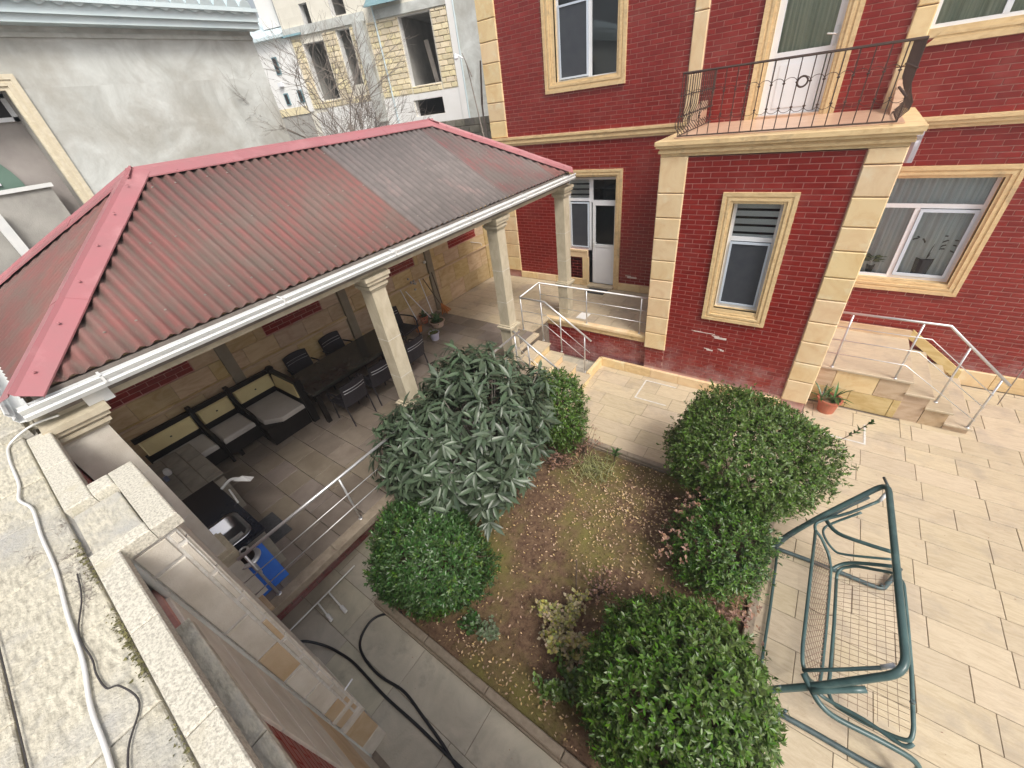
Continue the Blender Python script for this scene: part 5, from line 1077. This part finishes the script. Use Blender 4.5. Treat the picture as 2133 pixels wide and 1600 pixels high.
def pad(name, x0, x1, y0, y1, z0, z1, mt, c=.025):
    b = MB(); b.cbox(x0, x1, y0, y1, z0, z1, c); return b.build(name, mt, be)
pad('seat_cushion', -7.98, -7.36, .04, .83, 1.36, 1.45, 'seat_grey'); pad('seat_cushion', -7.98, -7.36, .93, 1.47, 1.36, 1.45, 'seat_grey')
b = MB(); P = [(-7.97, 1.57), (-7.22, 1.57), (-6.98, 1.80), (-6.98, 2.24), (-7.97, 2.24)]; b.add([(x, y, 1.36) for x, y in P]+[(x, y, 1.42) for x, y in P]+[(x*.985-7.5*.015, y*.97+1.9*.03, 1.45) for x, y in P], [(0, 4, 3, 2, 1), (10, 11, 12, 13, 14)]+[(i, (i+1) % 5, (i+1) % 5+5, i+5) for i in range(5)]+[(i+5, (i+1) % 5+5, (i+1) % 5+10, i+10) for i in range(5)]); b.build('seat_cushion', 'seat_grey', be)
for y0, y1 in ((.06, .84), (.93, 1.47), (1.57, 2.26)):
    b = MB(); b.add([(-7.985, y0, 1.56), (-7.985, y1, 1.56), (-7.985, y1, 1.84), (-7.985, y0, 1.84), (-7.93, y0+.02, 1.58), (-7.93, y1-.02, 1.58), (-7.96, y1-.02, 1.82), (-7.96, y0+.02, 1.82)], [(4, 5, 6, 7), (0, 1, 5, 4), (1, 2, 6, 5), (2, 3, 7, 6), (3, 0, 4, 7)]); cu = b.build('back_cushion', 'seat_cream', be)
    b = MB(); b.lathe((-7.945, (y0+y1)/2, 1.70), [(0, -.015), (.016, -.008), (.016, .008), (0, .015)], 8); b.build('button', 'dark', cu)
b = MB(); b.add([(-7.9, 2.285, 1.56), (-7.02, 2.285, 1.56), (-7.02, 2.285, 1.84), (-7.9, 2.285, 1.84), (-7.88, 2.23, 1.58), (-7.04, 2.23, 1.58), (-7.04, 2.26, 1.82), (-7.88, 2.26, 1.82)], [(7, 6, 5, 4), (0, 4, 5, 1), (1, 5, 6, 2), (2, 6, 7, 3), (3, 7, 4, 0)]); b.build('back_cushion', 'seat_cream', be)
# outdoor kitchen counter
ct = thing('kitchen_counter', 'stone outdoor kitchen counter with black granite top and steel sink beside the near pier', 'counter', (-5.5, .1, 1))
b = MB(); b.box(-7.25, -4.62, -.3, .36, 1.0, 1.52); b.box(-7.25, -6.1, .36, .52, 1.0, 1.52); b.box(-7.25, -6.1, -.3, .52, 1.52, 1.68); b.box(-6.1, -4.62, .28, .36, 1.52, 1.68); b.box(-4.66, -4.62, -.3, .28, 1.52, 1.68); b.build('base', 'dirty', ct)
for r in courses(-7.4, -6.085, -.3, .54, .21, .34, joint=.01): piece_obj(FLOOR(1.72), 'top_slab', 'dirty', ct, *r, -.04, 0, .004)
b = MB(); b.box(-7.4, -6.09, -.3, .54, 1.67, 1.705); b.build('bedding', 'joint', ct)
b = MB(); x0, x1, y0, y1 = -5.18, -4.68, -.12, .26
for a in ((-6.08, x0, -.3, .38), (x1, -4.55, -.3, .38), (x0, x1, -.3, y0), (x0, x1, y1, .38)): b.box(*a, 1.68, 1.72)
b.build('granite_top', 'granite', ct)
b = MB(); b.box(-6.08, -4.8, -.30, -.24, 1.722, 1.95); b.build('splash_strip', 'black_wood', ct)
def rrect(x0, x1, y0, y1, r, z, n_=5):
    out = []
    for cx, cy, a0 in ((x1-r, y1-r, 0), (x0+r, y1-r, 90), (x0+r, y0+r, 180), (x1-r, y0+r, 270)):
        for k in range(n_+1): a = math.radians(a0+90*k/n_); out.append((cx+r*math.cos(a), cy+r*math.sin(a), z))
    return out
b = MB(); rs_ = [rrect(x0-.04, x1+.04, y0-.03, y1+.04, .12, 1.726), rrect(x0-.03, x1+.03, y0-.02, y1+.03, .11, 1.736), rrect(x0+.01, x1-.01, y0+.01, y1-.01, .10, 1.726), rrect(x0+.03, x1-.03, y0+.03, y1-.03, .08, 1.57)]; m_ = len(rs_[0])
b.add(sum(rs_, []), [(j*m_+i, j*m_+(i+1) % m_, (j+1)*m_+(i+1) % m_, (j+1)*m_+i) for j in range(3) for i in range(m_)]+[tuple(3*m_+i for i in range(m_))]); b.build('sink', 'chrome', ct, smooth=True)
b = MB(); b.cbox(-4.86, -4.70, .02, .20, 1.575, 1.66, .01); b.build('washing_up_tray', 'steel', ct); b = MB(); b.box(-5.05, -4.95, -.1, .02, 1.575, 1.61); b.build('sponge', 'lilac', ct)
ba = MB(); ba.tube(smooth_path([(-5.76, .38, 1.73), (-5.72, .52, 1.80), (-5.6, .62, 1.79)], 5), [.02]*11, 8)
ba.add([(-5.66, .52, 1.80), (-5.46, .66, 1.77), (-5.55, .74, 1.73), (-5.70, .60, 1.77), (-5.58, .64, 1.84)], [(0, 1, 4), (1, 2, 4), (2, 3, 4), (3, 0, 4)]); ba.tube([(-5.64, .43, 1.73), (-5.28, .39, 1.73)], .012, 6); tag(ba.build('plastic_bag', 'bag', None), 'crumpled white plastic bag hanging over the counter edge', 'bag')
bb = thing('bottle', 'small white and blue bottle lying on the stone worktop', 'bottle', (-6.85, .08, 1.72)); b = MB(); b.lathe((-6.85, .08, 1.725), [(0, 0), (.04, 0), (.05, .05), (.035, .10), (0, .11)], 10); b.build('body', 'bag', bb); b = MB(); b.lathe((-6.72, .02, 1.725), [(0, 0), (.03, 0), (.03, .07), (0, .08)], 10); b.build('cap', 'bluegrey', bb)
# blue crate, round pot, mat, stone kerb
b = MB(); b.obox((-4.37, -.10, 1.01), (0, .36, 0), (-.17, 0, .58), (-.02, 0, -.006)); tag(b.build('blue_board', 'blue', None), 'bright blue board leaning against the end of the kitchen counter', 'board')
b = MB(); b.cbox(-4.86, -4.42, -.30, -.12, 1.0, 1.42, .008); tag(b.build('metal_cabinet', 'bluegrey', None), 'low blue grey metal cabinet between the pier and the blue board', 'cabinet')
pt = thing('round_cooker', 'round black camping cooker with a steel ring above the blue board', 'cooker', (-4.50, .06, 1.55))
b = MB(); b.tube([(-4.47, .06, 1.0), (-4.47, .06, 1.56)], .03, 8); b.lathe((-4.47, .06, 1.56), [(0, 0), (.13, .0), (.145, .02), (.13, .035), (.07, .04)], 20); b.build('plate', 'steel', pt, smooth=True); b = MB(); b.lathe((-4.47, .06, 1.585), [(.085, 0), (.09, .05), (.07, .12), (.05, .13), (0, .13)], 18); b.build('body', 'black_wood', pt, smooth=True)
b = MB(); b.tube([(-4.47+.045*math.cos(t), .08+.045*math.sin(t), 1.72) for t in np.linspace(0, 2*math.pi, 17)[:-1]], .013, 6, closed=True); b.build('ring', 'steel', pt, smooth=True)
b = MB(); b.cbox(-5.57, -4.99, .36, .66, 1.003, 1.018, .006); tag(b.build('floor_mat', 'mat_rub', None), 'dark rubber mat on the terrace floor in front of the sink', 'mat')
b = MB(); b.cbox(-4.95, -4.12, -.335, -.07, 1.0, 1.05, .01); tag(b.build('stone_block', 'clad', None), 'orange-brown stone slab beside the blue board at the terrace corner', 'stone slab')
b = MB(); b.cbox(-4.77, -4.22, 9.50, 9.83, 1.003, 1.02, .006); tag(b.build('door_mat', 'mat_rub', None), 'black door mat before the white entrance door', 'mat')
b = MB(); b.cbox(-4.28, -4.02, 8.02, 8.34, 1.003, 1.012, .003); tag(b.build('loose_tile', 'plaster', None), 'pale loose tile lying on the terrace behind the short railing', 'tile')
# pots and tools by the wall
def pot(name, label, c, r, h, mt, leaf=None, n_=20, L=.2, W=.2, th=(15, 90)):
    t = thing(name, label, 'flower pot', c); b = MB(); b.lathe(c, [(0, .0), (r*.72, .0), (r*.92, h*.85), (r*1.05, h*.86), (r*1.05, h), (r*.93, h), (r*.9, h*.88), (0, h*.86)], 22); b.build('pot', mt, t, smooth=False)
    b = MB(); b.lathe(c, [(0, h*.9), (r*.9, h*.9)], 16); b.build('earth', 'soil', t)
    if leaf: P = np.tile([[c[0], c[1], c[2]+h*.9]], (max(1, n_//8), 1))+RNG.normal(0, r*.25, (max(1, n_//8), 3))*[1, 1, .3]; leaves_mesh(leaf_arrays(P, np.tile([[0, 0, 1.]], (len(P), 1)), 8, L, W, RNG, th=th), W, 'foliage', leaf, t, big=True)
    return t
pot('potted_plant', 'lilac pot with trailing grassy leaves, nearest the armchair', (-6.99, 5.72, 1), .13, .2, 'lilac', 'leaf_olive', 16, .26, .12, (40, 100))
pot('potted_plant', 'small orange plastic pot with red leaves against the wall', (-7.72, 5.86, 1), .11, .18, 'orange_pl', 'leaf_red', 24, .22, .2)
pot('potted_plant', 'wide pale pink planter full of dark green leaves', (-7.45, 6.3, 1), .2, .16, 'pinkpot', 'leaf_box2', 60, .2, .35, (10, 85))
pot('potted_plant', 'brown pot behind the wide pale planter', (-7.95, 6.3, 1), .12, .2, 'terracotta', 'leaf_box2', 24, .2, .3)
pot('aloe_pot', 'large ribbed terracotta pot with spiky aloe at the foot of the bay pilaster', (1.10, 8.03, 0), .185, .30, 'terracotta', 'leaf_box2', 32, .30, .12, (25, 95))
b = MB(); b.lathe((1.10, 8.03, 0), [(.195, .255), (.203, .27), (.203, .30), (.19, .30)], 22); b.build('rim', 'terracotta', bpy.data.objects.get('aloe_pot'))
tg = 'brooms and tools leaning on the wall'
for nm, lab, p, q, r, mt in (('broom_stick', 'white broom handle leaning left of the others', (-7.95, 6.1, 1.05), (-8.13, 5.95, 2.05), .012, 'upvc'), ('broom_stick', 'white mop handle in the middle of the tools', (-7.8, 6.45, 1.05), (-8.13, 6.1, 1.95), .012, 'upvc'), ('broom_stick', 'white stick crossing the olive pilaster', (-7.75, 6.5, 1.05), (-8.1, 6.6, 2.1), .012, 'upvc')):
    b = MB(); b.tube([p, q], r, 6); tag(b.build(nm, mt, None), lab, 'broom handle', tg)
br = thing('straw_broom', 'orange straw broom leaning against the wall with its head down', 'broom', (-7.8, 7.0, 1), tg); b = MB(); b.tube([(-7.86, 6.95, 1.2), (-8.12, 6.75, 2.05)], .013, 6); b.build('handle', 'bark', br); b = MB()
for k in range(26): a = random.gauss(0, .09); c_ = random.gauss(0, .05); b.tube([(-7.87, 6.95, 1.3), (-7.82+c_, 7.02+a, 1.0)], .009, 4)
b.build('bristles', 'orange_pl', br, kind='stuff')
b = MB(); b.tube([(-7.9, 7.05, 1.0), (-8.12, 7.1, 2.1)], .014, 6); tag(b.build('tool_handle', 'bark', None), 'dark wooden tool handle beside the straw broom', 'tool handle', tg)
b = MB()
for k in range(8): b.lathe((-8.08, 6.35+random.gauss(0, .05), 2.1+random.gauss(0, .1)), [(0, -.03), (.03, -.01), (.03, .02), (0, .04)], 6)
tag(b.build('hanging_utensils', 'strip', None, kind='stuff'), 'cluster of small utensils hanging on the wall above the tools', 'utensils')
# hoses and water pipes
cable('garden_hose', 'black hose running straight from the terrace tap towards the bottom of the picture', [(-4.08, -.17, .28), (-4.02, -.08, .22), (-3.86, .03, .06), (-3.62, .09, .022), (-3.34, .12, .022), (-2.76, .11, .022), (-2.21, .135, .022), (-1.77, .14, .022), (-1.45, .15, .022), (-.8, .16, .022)], .0165, 'hose', 'hose', 8, 10)
cable('garden_hose', 'black hose curving out from under the left clipped bush', [(-3.30, .88, .03), (-3.52, .72, .022), (-3.60, .55, .022), (-3.52, .33, .022), (-3.32, .235, .022), (-2.97, .215, .022), (-2.59, .27, .022), (-2.23, .23, .022), (-1.87, .18, .022), (-1.5, .115, .022), (-.8, .09, .022)], .0165, 'hose', 'hose', 8, 10)
wp = thing('water_pipes', 'white plastic water pipe with two valve stubs under the terrace edge', 'pipes', (-4.1, .5, .1))
b = MB(); b.tube([(-4.42, -.2, .12), (-4.42, .95, .12)], .011, 8); b.build('pipe', 'plaster', wp)
for y, L_ in ((.30, .36), (.48, .44)):
    b = MB(); b.tube([(-4.42, y, .12), (-4.42+L_, y-.03, .10)], .012, 8); s_ = b.build('branch_pipe', 'plaster', wp); b = MB(); b.tube([(-4.42+L_-.10, y-.02, .10), (-4.42+L_+.02, y-.03, .10)], .026, 8); b.build('valve', 'plaster', s_)
b = MB(); b.tube([(-4.1, -.22, .30), (-3.98, -.12, .24)], .02, 8); b.lathe((-4.05, -.17, .30), [(0, 0), (.03, 0), (.03, .02), (0, .03)], 8); b.build('tap', 'steel', wp)
b = MB(); b.tube([(-2.52, -.10, 1.25), (-2.52, .0, 1.27)], .008, 6); tag(b.build('wall_hook', 'upvc', None), 'short white hook sticking out of the near pilaster', 'hook')
cable('thin_pole', 'thin pale stick leaning at the foot of the far right wall', [(3.55, 9.3, .1), (3.75, 9.9, 1.3)], .008, 'greybark', 'stick', 2)
# twigs on the paving
b = MB()
for pts in ([(3.05, 3.9, .01), (3.2, 3.98, .012), (3.3, 3.85, .01), (3.55, 3.8, .01)], [(3.25, 3.98, .01), (3.35, 4.1, .02), (3.5, 4.0, .01)], [(3.3, 3.85, .01), (3.25, 3.6, .01), (3.4, 3.5, .01)], [(1.15, 3.75, .01), (1.3, 3.72, .015), (1.45, 3.8, .01)]): b.tube(smooth_path(pts, 4), .005, 4)
tag(b.build('dry_twig', 'bark', None), 'dry curled twig lying on the bright paving right of the swing frame', 'twig')

# ------------------------------------------------------------------ haze
hz = bpy.data.materials.new('haze'); hz.use_nodes = True; hn = hz.node_tree; hn.nodes.clear(); ho = hn.nodes.new('ShaderNodeOutputMaterial'); hv = hn.nodes.new('ShaderNodeVolumePrincipled')
hv.inputs['Density'].default_value = .003; hv.inputs['Color'].default_value = (.93, .97, 1, 1); hv.inputs['Anisotropy'].default_value = .3; hn.links.new(hv.outputs[0], ho.inputs['Volume']); MT['haze'] = hz
b = MB(); b.box(-45, 30, -20, 60, -1.6, 14); b.build('haze', 'haze', None, kind='stuff')
